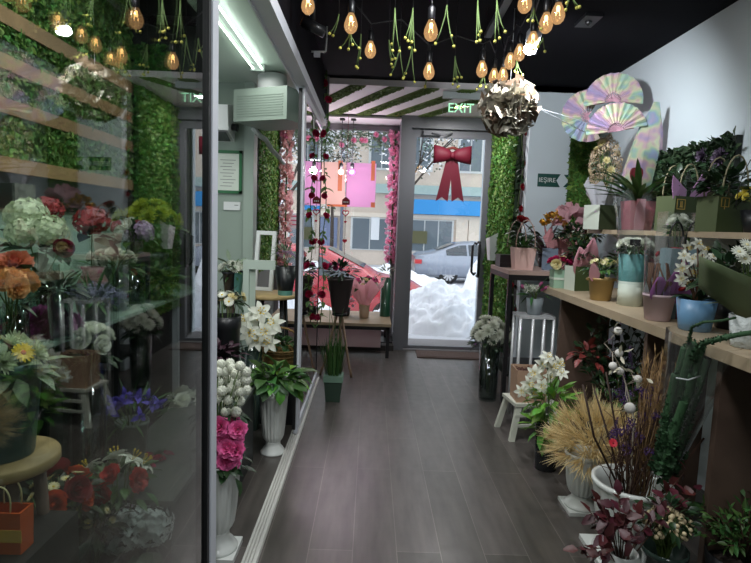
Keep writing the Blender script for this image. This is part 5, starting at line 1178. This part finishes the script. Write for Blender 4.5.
def fan(label, c, r, a0, a1, tiltx, rz, cat='paper fan'):
    t = thing('paper_fan', label, cat, c, rz, 'iridescent paper fans'); t.rotation_euler.x = tiltx; mb = MB(); n = 26; mb.smooth = False; b0 = len(mb.v)
    for k in range(n + 1):
        a = a0 + (a1 - a0) * k / n; dy = .012 * (k % 2)
        for rr in (.28, .62, 1.0): mb.v.append((math.cos(a) * r * rr * (1 + .015 * (k % 2)), dy * rr * 1.6 - .01, math.sin(a) * r * rr))
    for k in range(n):
        for q in range(2): i = b0 + k * 3 + q; mb.face(i, i + 1, i + 4, i + 3)
    o = mb.build('fan_leaf', IRI, t); o.modifiers.new('s', 'SOLIDIFY').thickness = .0015
    mb = MB()
    for k in range(0, n + 1, 2): a = a0 + (a1 - a0) * k / n; mb.tube([(0, .004, 0), (math.cos(a) * r * .6, .008, math.sin(a) * r * .6)], .004, 4)
    mb.build('ribs', mat('rib_pink', (206, 160, 178), .4), t); return t
p = at(613, 101, 3.75); fan('topmost iridescent pleated fan, open wide under the black ceiling', p, .185, R(-8), R(190), 0, R(-18))
p = at(616, 131, 3.55); fan('iridescent pleated fan lower and nearest the white wall corner', p, .18, R(10), R(188), 0, R(-18))
p = at(588, 116, 3.9); fan('iridescent pleated fan set behind the other two, turned almost fully round', p, .18, R(60), R(300), 0, R(-10))
mb = MB(); mb.tube([at(538, 108, 3.25), at(565, 122, 3.5), at(588, 134, 3.9)], .003, 5); mb.tube([at(538, 108, 3.25), at(572, 118, 3.5), at(612, 131, 3.58)], .002, 5); mb.tube([at(613, 101, 3.76), at(600, 80, 3.8)], .002, 4); tag(mb.build('hanging_wire', ALU), 'thin wires running from the pompom to the iridescent fans', 'wire')
# tall iridescent cone bouquet with a red heart
b = ons(637, 3.45); b.x += .06; t = thing('wrapped_bouquet', 'slanting iridescent film bouquet with a dark red heart against the white wall', 'bouquet', V((at(630, 200, 3.62).x, 3.62, ZU)))
tp = at(657, 102, 3.5) - t.location; mb = MB(); mb.smooth = False; n = 14; ax = tp.normalized(); s1 = ax.cross(V((0, 1, 0))).normalized(); s2 = ax.cross(s1); q0 = len(mb.v)
prof = [(0, .05), (.2, .11), (.42, .15), (.62, .14), (.8, .1), (.93, .05), (1.0, .025)]
for f_, r_ in [(a_, c_ * .68) for a_, c_ in prof]:
    for k in range(n): a = 2 * PI * k / n; rr = r_ * (1 + .14 * (k % 2)) * (1 + .12 * noise.noise(V((f_ * 5, k * .9, 1)))); mb.v.append(tuple(ax * tp.length * f_ + s1 * math.cos(a) * rr + s2 * math.sin(a) * rr * .35))
for j in range(len(prof) - 1):
    for k in range(n): a = q0 + j * n + k; c_ = q0 + j * n + (k + 1) % n; mb.face(a, c_, c_ + n, a + n)
mb.build('film_wrap', IRI, t); 
hp = at(637, 176, 3.42) - t.location; mb = MB(); s = .048; mb.prism([hp + V((s * .8 * math.sin(a) ** 3, 0, s * 1.5 * (13 * math.cos(a) - 5 * math.cos(2 * a) - 2 * math.cos(3 * a) - math.cos(4 * a)) / 16)) for a in [2 * PI * k / 24 for k in range(24)]], (0, .02, 0)); mb.build('heart', DRED_P, t)
# planted wall picture
q1, q2 = gx(657, 190, 1.895), gx(737, 190, 1.895); za, zb = 1.46, 1.93
SUC = mat('succulent_dark', (52, 74, 48), .5, var=.4, hue=.03)
t = thing('planted_picture', 'dark planted picture of succulents on the white wall above the olive bags', 'wall planter', (1.897, q2.y, za)); W_ = q1.y - q2.y
mb = MB(); mb.box((-.03, 0, 0), (0, W_, .47)); mb.build('backing', DKGRN, t)
mb = MB()
for _ in range(1700):
    p = V((-.03, rnd(0, W_), rnd(0, .47))); mb.leaf(p, V((-1, 0, 0)) + rdir() * 1.0, rdir(), rnd(.025, .06), .026, .4, 2, .2, tip=.3)
mb.build('succulents', SUC, t)
for k, (fy, fz, s) in enumerate(((.1, .25, .06), (.22, .12, .06), (.3, .27, .05), (.55, .2, .055), (.75, .14, .05), (.45, .08, .05), (.12, .1, .05))):
    inst(proto('mum', mat('succulent_plum', (84, 70, 92), .5, var=.25) if k in (0, 1, 2) else mat('succulent_pale', (98, 122, 84), .5, var=.2)), 'rosette', t, (-.045, W_ * fy, fz * 1.45), upq((-1, rnd(-.2, .2), rnd(-.1, .3))), s)
# ---- floor on the counter side
b = gz(487, 399, 0); vase('cyl', 'tall clear glass vase standing on the floor before the plant rack', b, GLS_V, r=.085, h=.5, rb=.075)
H = at(487, 331, b.y).z; t = bunch('white chrysanthemums in the tall clear floor vase', b + V((0, 0, .03)), H, (.15, .13, .14), [('mum', WHITE_P, 17, .058)], [lf(70, .1, .035, G2, dz=-.14, rad=(.13, .12, .12))], cat='chrysanthemums', zmin=-.2)
mb = MB(); mb.lathe([(.07, 0), (.074, .14)], 28); o = mb.build('vase_water', mat('water_clear', (190, 204, 204), .1, spec=.6), None, b + V((0, 0, .008))) if False else None
# chrome plant stand with grey pot
b = V((at(528, 330, 4.02).x, 3.9, 0)); t = thing('plant_stand', 'shiny white metal plant stand with a square top beside the black rack', 'plant stand', b); ZS = at(528, 314, 3.9).z
mb = MB(); mb.box((-.13, -.1, ZS - .02), (.13, .1, ZS)); WMT = mat('white_metal', (204, 206, 208), .3, metal=.3); mb.build('stand_top', WMT, t)
for x in (-.12, -.03, .05, .12): mb = MB(); mb.tube([(x, -.09, 0), (x, -.09, ZS - .02)], .011, 8); mb.build('leg', WMT, t)
for x in (-.12, .12): mb = MB(); mb.tube([(x, .09, 0), (x, .09, ZS - .02)], .011, 8); mb.build('leg', WMT, t)
t = potted('grey pot with mauve tulips and small white flowers on the metal plant stand', V((b.x, b.y, ZS))); pot_cup(t, .05, .062, .12, mat('pot_grey', (120, 128, 132), .5)); arrange(t, .19, (.09, .07, .04), [('tulip', mat('petal_mauve', (150, 70, 112), .55, var=.2), 6, .026), ('cluster', WHITE_P, 7, .026)], [lf(16, .12, .02, G1, dz=-.05, bend=.3)], stem0=.1)
# white step stool with paper wrapped pot
p = at(522, 405, 3.55); t = thing('step_stool', 'small white wooden step stool beside the lilies', 'stool', (p.x + .07, 3.62, 0), R(8)); ZT = .25
mb = MB(); mb.box((-.15, -.12, ZT - .022), (.15, .12, ZT)); mb.build('seat', mat('stool_white', (196, 198, 184), .5), t)
for x in (-1, 1):
    for y in (-1, 1): mb = MB(); q0 = mb.pts([(x * .17 + dx, y * .13 + dy, 0) for dx, dy in ((-.018, -.014), (.018, -.014), (.018, .014), (-.018, .014))] + [(x * .12 + dx, y * .1 + dy, ZT - .02) for dx, dy in ((-.018, -.014), (.018, -.014), (.018, .014), (-.018, .014))]); mb.smooth = False; [mb.face(*[q0 + i for i in f_]) for f_ in ((0, 1, 5, 4), (1, 2, 6, 5), (2, 3, 7, 6), (3, 0, 4, 7), (3, 2, 1, 0), (4, 5, 6, 7))]; mb.build('leg', mat('stool_white', (196, 198, 184), .5), t)
for z in (.09, .16): mb = MB(); mb.box((-.15, -.125, z), (.15, -.107, z + .018)); mb.build('rung', mat('stool_white', (196, 198, 184), .5), t)
t = potted('pot wrapped in tan kraft paper on the white step stool', V((p.x + .05, 3.6, ZT))); pot_box(t, .21, .18, .22, mat('kraft', (172, 140, 116), .7, bump=.3, bump_s=40), .95, name='kraft_wrap'); mb = MB()
for _ in range(160): mb.chip((rnd(-.09, .09), rnd(-.075, .075), .18 + rnd(0, .03)), (rnd(-.5, .5), rnd(-.5, .5), 1), .014)
mb.build('bark_mulch', mat('mulch', (82, 50, 40), .9, var=.4), t); 
# lilies in a dark vase
b = gz(545, 468, 0); vase('cyl', 'black cylinder vase of lilies beside the white step stool', b, mat('vase_black', (30, 32, 34), .2, coat=.4), r=.075, h=.3, rb=.062)
t = thing('flower_bunch', 'large white lilies with bright green leaves in the black cylinder vase', 'lilies', b + V((0, 0, .03))); es = []
for px, py, s in ((541, 364, .052), (551, 368, .054), (535, 373, .052), (528, 384, .05), (541, 386, .05), (558, 364, .05), (547, 358, .048), (562, 374, .042), (532, 394, .044), (550, 378, .048), (521, 391, .042)):
    q = at(px, py, b.y + rnd(-.06, .06)) - t.location; inst(proto('lily', WHITE_P, YEL), 'flower', t, q, upq((rnd(-.7, .5), -.7, rnd(.1, .8))), s); es.append(q)
stems_to(t, es); foliage(t, 'leafy', 90, at(552, 406, b.y) - t.location, V((.13, .12, .12)), .1, .035, G3, .6); foliage(t, 'leafy', 26, at(546, 432, b.y) - t.location, V((.08, .08, .08)), .13, .045, G3, .9)
# under-counter shrub
b = V((1.52, 3.2, 0)); t = potted('dark glossy shrub with a few dull red leaves under the counter', b); pot_cup(t, .12, .16, .3, BLKP); foliage(t, 'spray', 330, V((0, 0, .62)), V((.26, .2, .26)), .065, .036, G2, .5, base=(0, 0, .28)); foliage(t, 'leafy', 26, V((-.2, -.05, .66)), V((.1, .1, .08)), .07, .04, mat('leaf_dull_red', (110, 42, 38), .5, var=.3), .5, name='red_leaves')
b = V((1.45, 2.85, 0)); t = potted('yellow-green leafy plant low under the counter beside the dried grass', b); pot_cup(t, .09, .12, .26, BLKP); foliage(t, 'spray', 200, V((0, 0, .5)), V((.18, .16, .2)), .055, .03, G1, .5, base=(0, 0, .25))
# barley in a pedestal urn
b = gz(580, 508, 0); vase('urn', 'white pedestal urn under the golden dried grass', b, CERAM, r=.095, h=.3)
GOLDG = mat('dried_gold', (226, 206, 156), .7, var=.2, trans=.3); t = thing('dried_grass_bunch', 'golden bushy bunch of dried bearded barley', 'dried grass', b + V((.05, 0, .14)))
st_, hd = MB(), MB()
for i in range(150):
    d = rdir(-.35, 1); d = (d + V((-.1, -.15, 0))).normalized(); L = rnd(.11, .2); e = d * L * V((1.0, .8, 1.1)) + V((.0, 0, .17)); st_.tube([(0, 0, 0), (0, 0, .1), e], [.0015, .0015, .001], 3)
    for q in range(22):
        dd = d + rdir() * .34; hd.leaf(e + rdir() * .008, dd, rdir(), rnd(.07, .13), .0032, rnd(-.1, .5), 3, .1, tip=0, root=.7)
st_.build('stalks', GOLDG, t); hd.build('bristles', GOLDG, t)
# large urn of dried flowers
b = at(632, 480, 2.2); hu = b.z; b = V((b.x, 2.2, 0)); vase('urn', 'large white fluted urn filled with dried flowers', b, CERAM, r=.162, h=hu)
t = thing('dried_flower_bunch', 'dried wheat, purple statice and brown twigs in the large white urn', 'dried flowers', b + V((0, 0, hu * .5)))
WH = mat('wheat', (150, 120, 80), .7, var=.25); mb = MB()
for i in range(70):
    q = at(rnd(640, 688), rnd(352, 420), 2.2 + rnd(-.1, .1)) - t.location; r_ = V((rnd(-.03, .06), rnd(-.05, .05), 0)); mb.tube([r_, (r_ + q) * .5 + V((0, 0, .04)), q], .0016, 3); d = (q - r_).normalized()
    for k in range(7): mb.leaf(q - d * .012 * k, d + rdir() * .35, rdir(), .05, .006, .1, 2, .1, tip=.1)
mb.build('wheat', WH, t); mb = MB()
for i in range(22):
    a = V((rnd(-.06, .06), rnd(-.06, .06), 0)); q = at(rnd(600, 660), rnd(410, 462), 2.15 + rnd(-.1, .1)) - t.location; m1 = a.lerp(q, .5) + rdir() * .05; mb.tube([a, m1, q, q + rdir(-.2, 1) * .07], [.003, .0028, .002, .001], 4); mb.tube([m1, m1 + rdir(0, 1) * .1], [.002, .001], 4)
mb.build('twigs', TWIG, t); es = []
for i in range(26):
    q = at(rnd(612, 662), rnd(385, 465), 2.2 + rnd(-.1, .08)) - t.location; inst(proto('cluster', mat('statice_purple', (78, 50, 108), .6, var=.3)), 'flower', t, q, upq(rdir(0, 1)), rnd(.018, .03)); es.append(q)
for px, py in ((632, 370), (624, 398), (640, 412), (628, 446), (650, 440), (612, 440)): 
    q = at(px, py, 2.2) - t.location; inst(proto('spike', mat('lavender_dark', (72, 48, 92), .6, var=.2)), 'flower', t, q, upq((rnd(-.2, .2), 0, 1)), .1); es.append(q)
q = at(613, 443, 2.05) - t.location; inst(proto('daisy', mat('petal_hot', (214, 50, 70), .5), RED_P), 'flower', t, q, upq((0, -.8, .4)), .018); es.append(q); stems_to(t, es, (0, 0, .02), .0014, TWIG, .06)
mb = MB()
for (px, py) in ((606, 372), (594, 388), (662, 352)): q = at(px, py, 2.3) - t.location; mb.tube([V((0, 0, 0)), q * .5 + V((.0, 0, .03)), q], [.004, .005, .004], 5)
for px, py, px2, py2 in ((583, 385, 594, 437),): mb.tube([at(px, py, 2.2) - t.location, at(px2, py2, 2.2) - t.location, V((0, 0, .05))], .005, 5)
mb.build('brown_reeds', mat('reed_brown', (58, 40, 30), .7), t)
# white berry branches
t = thing('berry_branch', 'pale artificial branches with round white balls rising from the large urn', 'branch', b + V((0, 0, hu * .55))); mb = MB(); W0 = mat('branch_pale', (190, 180, 164), .7); lfm = MB()
path = [(632, 450), (634, 420), (626, 385), (620, 366), (612, 352), (604, 343)]
pts = [at(x, y, 2.15) - t.location for x, y in path]; mb.tube([V((0, 0, 0))] + pts, [.004, .0035, .003, .003, .002, .002, .0015], 5)
for px, py in ((618, 331), (619, 353), (613, 366), (620, 371), (638, 379), (630, 408), (642, 378)):
    q = at(px, py, 2.12 + rnd(-.03, .03)) - t.location; near = min(pts, key=lambda a: (a - q).length); mb.tube([near, (near + q) / 2 + rdir() * .01, q], .0016, 4)
    if px != 642: inst(proto('berry', mat('ball_white', (214, 210, 204), .7)), 'ball', t, q, None, .0165 if px != 630 else .022)
    for k in range(3): lfm.leaf(q + rdir() * .02, rdir(), rdir(), .04, .014, .4, 3, .2)
mb.build('twig', W0, t); lfm.build('pale_leaves', mat('leaf_pale', (196, 190, 168), .6), t)
# green tassels in a clear sleeve
TS = mat('tassel_green', (44, 76, 46), .75, var=.35); o0 = at(664, 470, 2.1); t = thing('amaranth_bunch', 'long green amaranth tassels in a clear sleeve leaning on the counter', 'amaranth', o0)
def tassel(path, r):
    mb = MB(); P = [V(p) - V(o0) for p in path]; cum = []
    for a, c in zip(P, P[1:]):
        nn = max(2, int((c - a).length / .009))
        for k in range(nn): cum.append(a.lerp(c, k / nn))
    n = len(cum); mb.tube(cum[::3] + [cum[-1]], r * .55, 6)
    for i, p in enumerate(cum):
        rr = r * (1 - .65 * (i / n)); d = (cum[min(i + 1, n - 1)] - cum[max(i - 1, 0)]).normalized()
        for k in range(7): v = rdir(); mb.leaf(p + v * rr * .5, v + d * .8, rdir(), rr * 1.0, rr * .7, .3, 2, .2, tip=.4)
    mb.build('tassel', TS, t)
for (x0, y0, x1, y1, d0, d1) in ((658, 470, 686, 345, 2.1, 2.03), (662, 472, 694, 340, 2.08, 1.99), (668, 470, 702, 345, 2.1, 2.0), (660, 474, 676, 372, 2.06, 2.0), (668, 474, 694, 372, 2.06, 1.97), (674, 468, 708, 356, 2.1, 2.0), (664, 470, 685, 400, 2.02, 1.95)):
    tassel([at(x0, y0, d0), at((x0 + x1) / 2 - 2, (y0 + y1) / 2, (d0 + d1) / 2), at(x1, y1, d1)], .029)
tassel([at(692, 360, 1.93), at(704, 343, 1.80), at(722, 338, 1.74), at(742, 334, 1.72), at(765, 331, 1.72)], .017)
tassel([at(688, 345, 2.0), at(692, 327, 1.93), at(704, 322, 1.88), at(720, 321, 1.86), at(738, 317, 1.86)], .009)
mb = MB(); A = o0; B_ = at(700, 352, 2.0); ax = (B_ - A); n = 12; s1 = ax.cross(V((0, 1, 0))).normalized(); s2 = ax.normalized().cross(s1)
for f_, r_ in ((-.1, .03), (.3, .06), (.65, .085), (1.12, .12)):
    for k in range(n): a = 2 * PI * k / n; rr = r_ * (1 + .1 * (k % 2)); mb.v.append(tuple(ax * f_ + s1 * math.cos(a) * rr + s2 * math.sin(a) * rr))
for j in range(3):
    for k in range(n): a = j * n + k; c_ = j * n + (k + 1) % n; mb.face(a, c_, c_ + n, a + n)
mb.build('clear_sleeve', PVC, t); mb = MB(); mb.tube([at(676, 378, 1.93) - A, at(688, 380, 1.9) - A, at(700, 376, 1.93) - A], .003, 5); mb.build('tape_band', mat('band_silver', (190, 196, 196), .3), t)
mb = MB()
for px, py in ((696, 404), (704, 438), (672, 490)): mb.tube([(0, 0, -.1), at(px, py, 2.05) - A], .004, 5)
mb.build('stem_ends', TWIG, t)
# dark red branches in front
b = at(622, 560, 1.8); b.z = 0; vase('round', 'white round vase low beneath the dark red branches', b, CERAM, r=.08, h=.28)
t = thing('branch_bunch', 'drooping branches of dark wine red leaves before the large urn', 'branches', b + V((0, 0, .2))); LR = mat('leaf_wine', (72, 28, 33), .45, var=.4, hue=.02); lb, tb = MB(), MB()
for px, py, D in ((590, 512, 1.85), (578, 550, 1.8), (598, 500, 1.85), (612, 505, 1.8), (625, 512, 1.75), (640, 510, 1.8), (603, 535, 1.72), (630, 540, 1.7), (655, 520, 1.85), (618, 492, 1.9), (672, 500, 1.95), (594, 558, 1.72), (606, 518, 1.75), (700, 490, 1.95), (686, 470, 2.0)):
    q = at(px, py, D) - t.location; m1 = q * .5 + V((0, 0, .05)); tb.tube([V((0, 0, 0)), m1, q], [.003, .0025, .001], 4)
    for k in range(9):
        f_ = .5 + .5 * k / 8; p_ = m1.lerp(q, (f_ - .5) * 2) if f_ > .5 else m1 * (f_ * 2); lb.leaf(p_, (q - m1).normalized() * .4 + rdir(), V((0, -.4, 1)) + rdir() * .5, rnd(.038, .055), rnd(.026, .036), .4, 3, .12, tip=.25, root=.2)
lb.build('foliage', LR, t); tb.build('twigs', TWIG, t)
b = at(664, 555, 1.9); b.z = 0; vase('bucket', 'dark floor bucket of cream berries at the end of the counter', b, DGL, r=.08, h=.24, cat='bucket', name='bucket')
t = bunch('cream waxflower sprigs among dark leaves in a floor bucket', b + V((0, 0, .05)), at(664, 520, 1.9).z - .05, (.1, .09, .09), [('berry', mat('berry_cream', (206, 190, 152), .6, var=.15), 70, .0095)], [lf(70, .05, .022, G2, dz=0)], cat='waxflower', stem0=.1)
b = V((1.42, 1.86, 0)); t = potted('bright narrow-leaved green shrub on the floor beneath the counter end', b); pot_cup(t, .1, .13, .24, BLKP); foliage(t, 'spray', 420, V((0, 0, .33)), V((.19, .14, .12)), .045, .016, G1, .4, base=(0, 0, .2))
# ================================================================ ceiling decoration
def bulb_glass():
    m = bpy.data.materials.new('bulb_amber'); m.use_nodes = True; nt = m.node_tree; N = nt.nodes; L = nt.links; N.remove(N['Principled BSDF'])
    t = N.new('ShaderNodeBsdfTransparent'); t.inputs[0].default_value = (1, .85, .6, 1); e = N.new('ShaderNodeEmission'); e.inputs[0].default_value = (*lin((255, 200, 140)), 1); e.inputs[1].default_value = .4
    g = N.new('ShaderNodeBsdfGlossy'); g.inputs['Roughness'].default_value = .03; a = N.new('ShaderNodeMixShader'); a.inputs[0].default_value = .5; b = N.new('ShaderNodeMixShader'); b.inputs[0].default_value = .08
    L.new(t.outputs[0], a.inputs[1]); L.new(e.outputs[0], a.inputs[2]); L.new(a.outputs[0], b.inputs[1]); L.new(g.outputs[0], b.inputs[2]); L.new(b.outputs[0], N['Material Output'].inputs[0]); return m
AMB = bulb_glass(); FIL = mat('filament', (255, 214, 150), .4, emit=5)
bulb_me = MB(); pr = [(.0001, -.052), (.014, -.049), (.026, -.037), (.0315, -.02), (.030, -.004), (.023, .016), (.015, .032), (.0125, .042)]
bulb_me.lathe(pr, 18, cap=False); bulb_mesh = bulb_me.mesh('bulb', AMB)
sk = MB(); sk.lathe([(.013, .036), (.016, .044), (.016, .09), (.006, .1)], 12); socket_mesh = sk.mesh('socket', BLACK)
fm = MB(); fm.ball((0, 0, .014), .009, 8, 6, (1, 1, 1.6)); fm.tube([(-.009, 0, -.016), (-.004, 0, .02), (.004, 0, .02), (.009, 0, -.016)], .0016, 4); fil_mesh = fm.mesh('filament', FIL)
FILW = mat('filament_off', (206, 210, 214), .3)
def string_lights(label, items, ends):
    t = thing('string_lights', label, 'string lights', (0, 0, 0), 0, 'bulb strings under the black ceiling'); hang = []
    o = at(*items[0][:3]); t.location = (o.x, o.y, CEIL)
    T = V(t.location); pts = []
    for (px, py, D, lit) in items:
        p = at(px, py, D) - T; pts.append(p + V((0, 0, .13)))
        bo = inst(bulb_mesh, 'bulb', t, p); inst(socket_mesh, 'socket', bo, (0, 0, 0))
        inst(fil_mesh, 'filament', bo, (0, 0, 0))
    mb = MB(); e0, e1 = ends
    P = [at(*e0) - T]; P[0].z = 0
    for a, c in zip(pts, pts[1:] + [None]):
        P.append(a)
        if c is not None: m_ = (a + c) / 2; m_.z = max(a.z, c.z) + .03; P.append(m_)
    q = at(*e1) - T; q.z = 0; P.append(q); mb.tube(P, .0035, 5)
    for a in pts: mb.tube([a, a - V((0, 0, .04))], .003, 5)
    mb.build('cord', BLACK, t); return t
string_lights('nearest string of amber bulbs crossing the black ceiling', [(308, 3, 2.65, 1), (351, 22, 2.6, 1), (431, 29, 2.5, 1), (525, 1, 2.5, 1)], ((290, 0, 2.8), (560, -20, 2.5)))
string_lights('second string of amber bulbs nearer the striped bay ceiling', [(370.5, 48.5, 3.1, 1), (429, 70, 3.1, 1), (482, 68, 3.15, 1), (494, 75, 3.4, 1)], ((340, 30, 3.0), (500, 50, 3.5)))
string_lights('string of amber bulbs running along the ceiling track towards the white wall', [(503, 74, 3.4, 0), (510, 60, 3.2, 1), (519.5, 51.5, 3.1, 1), (533, 39.5, 2.9, 1), (546, 21.5, 2.55, 0), (558, 12, 2.5, 1)], ((498, 66, 3.5), (575, -10, 2.4)))
# dangling stems
TIP = mat('bud_tip', (196, 190, 90), .6, var=.2); DST = mat('dangling_stem', (96, 120, 66), .6, var=.2)
where = ['over the glass partition', 'beside the nearest amber bulb', 'above the pink petal garland', 'beside the middle bulb of the near string', 'between the two nearest bulbs', 'behind the second string of bulbs', 'over the shop window', 'under the second string, nearer the bay', 'next to the low bulb before the bay', 'over the exit sign', 'above the glass entrance door', 'nearest the pompom, on the near side', 'just before the pompom', 'beside the bulb above the pompom', 'near the spotlight on the track', 'at the far end of the ceiling track', 'at the bulb nearest the white wall', 'topmost near the white wall']
for k, (px, y0, y1, D, n) in enumerate(((339, 14, 34, 2.7, 2), (350, 32, 48, 2.65, 4), (361, 34, 66, 2.9, 3), (395, 8, 48, 2.6, 3), (413, 8, 46, 2.6, 5), (389, 40, 64, 2.95, 3), (400, 46, 74, 3.0, 3), (412, 46, 78, 3.0, 3), (427, 74, 86, 3.2, 2), (455, 56, 84, 3.1, 6), (447, 5, 42, 2.6, 3), (478, 0, 42, 2.55, 4), (484, 70, 88, 3.2, 4), (497, 0, 38, 2.5, 3), (517, 60, 74, 3.1, 3), (534, 8, 26, 2.5, 3), (543, 38, 48, 2.7, 3), (571, -8, 6, 2.4, 4))):
    top = at(px, y0, D); t = thing('hanging_greenery', 'thin green stems with yellow bud tips dangling %s' % where[k], 'hanging stems', (top.x, top.y, CEIL), 0, 'dangling stems under the black ceiling'); mb = MB(); pxm = D / 540
    cb = MB(); cb.tube([(0, 0, 0), (0, 0, top.z - CEIL)], .0015, 4); cb.build('thread', BLACK, t); ends = []
    L = (y1 - y0) * pxm
    for i in range(n):
        dx = rnd(-.045, .045); dy = rnd(-.03, .03); l = L * rnd(.7, 1.05); z = top.z - CEIL
        P = [V((0, 0, z)), V((dx * .15, dy * .15, z - l * .3)), V((dx * .55, dy * .5, z - l * .7)), V((dx, dy, z - l))]; mb.tube(P, [.003, .0034, .0028, .0018], 4); ends.append(P[-1])
    mb.build('stems', DST, t); bm_ = MB(); bm_.ball((0, 0, 0), .0075, 8, 6); me = bm_.mesh('bud', TIP)
    for e in ends: inst(me, 'bud', t, e)
# pompom
p = at(509, 107, 3.2); t = thing('paper_pompom', 'silver and brown tissue paper pompom hanging below the black ceiling', 'pompom', p); rp = .165
mb = MB(); mb.tube([(0, 0, 0), (0, 0, CEIL - p.z)], .002, 5); mb.build('cord', ALU, t)
for m_, n, sd in ((mat('tissue_silver', (176, 170, 156), .42, metal=.3, var=.3), 95, 3), (mat('tissue_brown', (112, 92, 76), .5, metal=.2, var=.3), 55, 5)):
    mb = MB()
    for i in range(n):
        d = rdir(); s_ = d.orthogonal().normalized(); s_ = Quaternion(d, rnd(0, 6.28)) @ s_
        mb.leaf(d * rp * .25, d + rdir() * .15, s_, rp * rnd(.66, .84), rp * rnd(.6, .9), rnd(-.4, .4), 6, rnd(-.45, .45), tip=.7, root=.2, wave=.012)
    mb.build('tissue', m_, t)
# ceiling track with spotlight, black projector lamp and white bracket
a, c = at(486, 66, 3.6), at(532, 8, 2.5); t = thing('ceiling_track', 'grey lighting track on the black ceiling with one lit spotlight', 'lamp', (a.x, a.y, CEIL))
mb = MB(); d = V((c.x - a.x, c.y - a.y, 0)); L = d.length; d.normalize(); s_ = V((-d.y, d.x, 0)) * .022; mb.prism([-s_, s_, s_ + d * L, -s_ + d * L], (0, 0, -.03)); mb.build('rail', mat('track_grey', (74, 76, 84), .5), t)
sp = at(530, 53, 3.0); lp = V((sp.x, sp.y, sp.z)) - V(t.location); mb = MB(); M = Matrix.Rotation(R(35), 4, 'X')
mb.lathe([(.03, .0), (.04, .1), (.03, .12)], 20, lp, M=M.to_3x3().to_4x4()); mb.tube([lp + V((0, 0, .1)), V((lp.x, lp.y, 0))], .008, 6); mb.build('spot_head', mat('spot_grey', (140, 142, 148), .4), t)
mb = MB(); mb.ball(lp + V((-.01, -.03, .01)), .034, 14, 8, (1, 1, .8)); mb.build('lens', mat('lens_glow', (240, 250, 255), .3, emit=40), t)
p = at(313, 26, 2.9); t = thing('track_spotlight', 'black cylindrical spotlight on the ceiling beside the glass partition', 'lamp', (p.x, p.y, p.z)); mb = MB(); mb.tube([(-.05, 0, .02), (.06, 0, -.03)], .028, 14); mb.build('spot_head', BLKP, t); mb = MB(); mb.tube([(0, 0, 0), (0, 0, CEIL - p.z)], .012, 8); mb.build('stem', BLACK, t); mb = MB(); mb.tube([(-.056, 0, .023), (-.051, 0, .02)], .022, 14); mb.build('lens', mat('lens_bronze', (120, 84, 60), .3, metal=.6), t)
p = at(317, 52, 3.6); t = thing('wall_bracket', 'thin white bracket with a short cable near the partition top', 'bracket', (p.x, p.y, p.z)); mb = MB(); mb.tube([(-.06, 0, 0), (.055, 0, .004)], .006, 6); mb.tube([(.055, 0, .004), (.06, 0, .09)], .006, 6); mb.tube([(-.055, 0, 0), (-.06, 0, -.12)], .004, 5); mb.tube([(.06, 0, .09), (.06, 0, CEIL - p.z)], .004, 5); mb.build('arm', WHITE, t); mb = MB(); mb.box((-.02, -.012, -.03), (.02, .012, .0)); mb.build('clamp', ALU, t)
p = at(586, 54, 3.3); t = thing('ceiling_sensor', 'small black sensor plate on the black ceiling near the white wall', 'sensor', (p.x, p.y, CEIL)); mb = MB(); mb.box((-.05, -.09, -.02), (.05, .09, 0)); mb.build('plate', BLKP, t); mb = MB(); mb.ball((0, 0, -.02), .022, 10, 6); mb.build('dome', BLACK, t)
# ================================================================ light
w = bpy.data.worlds.new('World'); SC.world = w; w.use_nodes = True
bg = w.node_tree.nodes['Background']; bg.inputs[0].default_value = (.86, .93, 1.0, 1); bg.inputs[1].default_value = 1.05
def area(name, loc, rot, sx, sy, power, col=(1, 1, 1)):
    l = bpy.data.lights.new(name, 'AREA'); l.shape = 'RECTANGLE'; l.size = sx; l.size_y = sy; l.energy = power; l.color = col
    o = bpy.data.objects.new(name, l); COL.objects.link(o); o.location = loc; o.rotation_euler = rot; return o
def point(name, loc, power, col=(1, 1, 1), r=.03):
    l = bpy.data.lights.new(name, 'POINT'); l.energy = power; l.color = col; l.shadow_soft_size = r
    o = bpy.data.objects.new(name, l); COL.objects.link(o); o.location = loc; return o
area('overhead_fill', (.6, -1.2, 2.62), (0, 0, 0), .6, 1.2, 13, (.96, .98, 1))  # added fill light behind the camera, no fixture there
area('overhead_fill', (.45, 1.0, 2.63), (0, 0, 0), .3, .3, 7, (.95, .98, 1))  # another added fill, out of view overhead without a lamp body
area('overhead_fill', (.25, 2.2, 2.63), (0, 0, 0), .2, .2, 9, (.95, .98, 1))  # small added fill to lift the back wall, not a real lamp
area('cold_room_tube_and_fill', (-.80, 3.2, 2.405), (0, 0, 0), .1, 1.0, 5.0, (.96, 1, .97))
area('cold_room_tube_and_fill', (-.95, 1.5, 2.6), (0, 0, 0), .1, 1.2, 11, (.98, 1, .97))  # added fill over the near flower shelf, where no tube hangs
for q, c in ((at(341, 172, 6.08), (1, .9, .88)), (at(352, 172, 6.08), (.97, .84, 1))): point('pendant_bulb_lamp', q, 4.0, c, .04)
area('bay_fill', (.85, 5.45, 2.585), (0, 0, 0), .12, .12, 8, (1, .97, .98))  # fill added to brighten the bay, no ceiling fitting at this spot
sl = bpy.data.lights.new('spot_lamp', 'SPOT'); sl.energy = 30; sl.spot_size = R(150); sl.spot_blend = .6; sl.color = (.93, .97, 1); sl.shadow_soft_size = .04
so = bpy.data.objects.new('spot_lamp', sl); COL.objects.link(so); so.location = (.86, 2.9, 2.36); so.rotation_euler = (V((1.35, 4.4, 1.3)) - V(so.location)).to_track_quat('-Z', 'Y').to_euler()
SC.view_settings.view_transform = 'Standard'; SC.view_settings.look = 'None'; SC.view_settings.exposure = 1.0; SC.view_settings.gamma = 1
SC.view_settings.use_curve_mapping = False
SC.cycles.use_denoising = True
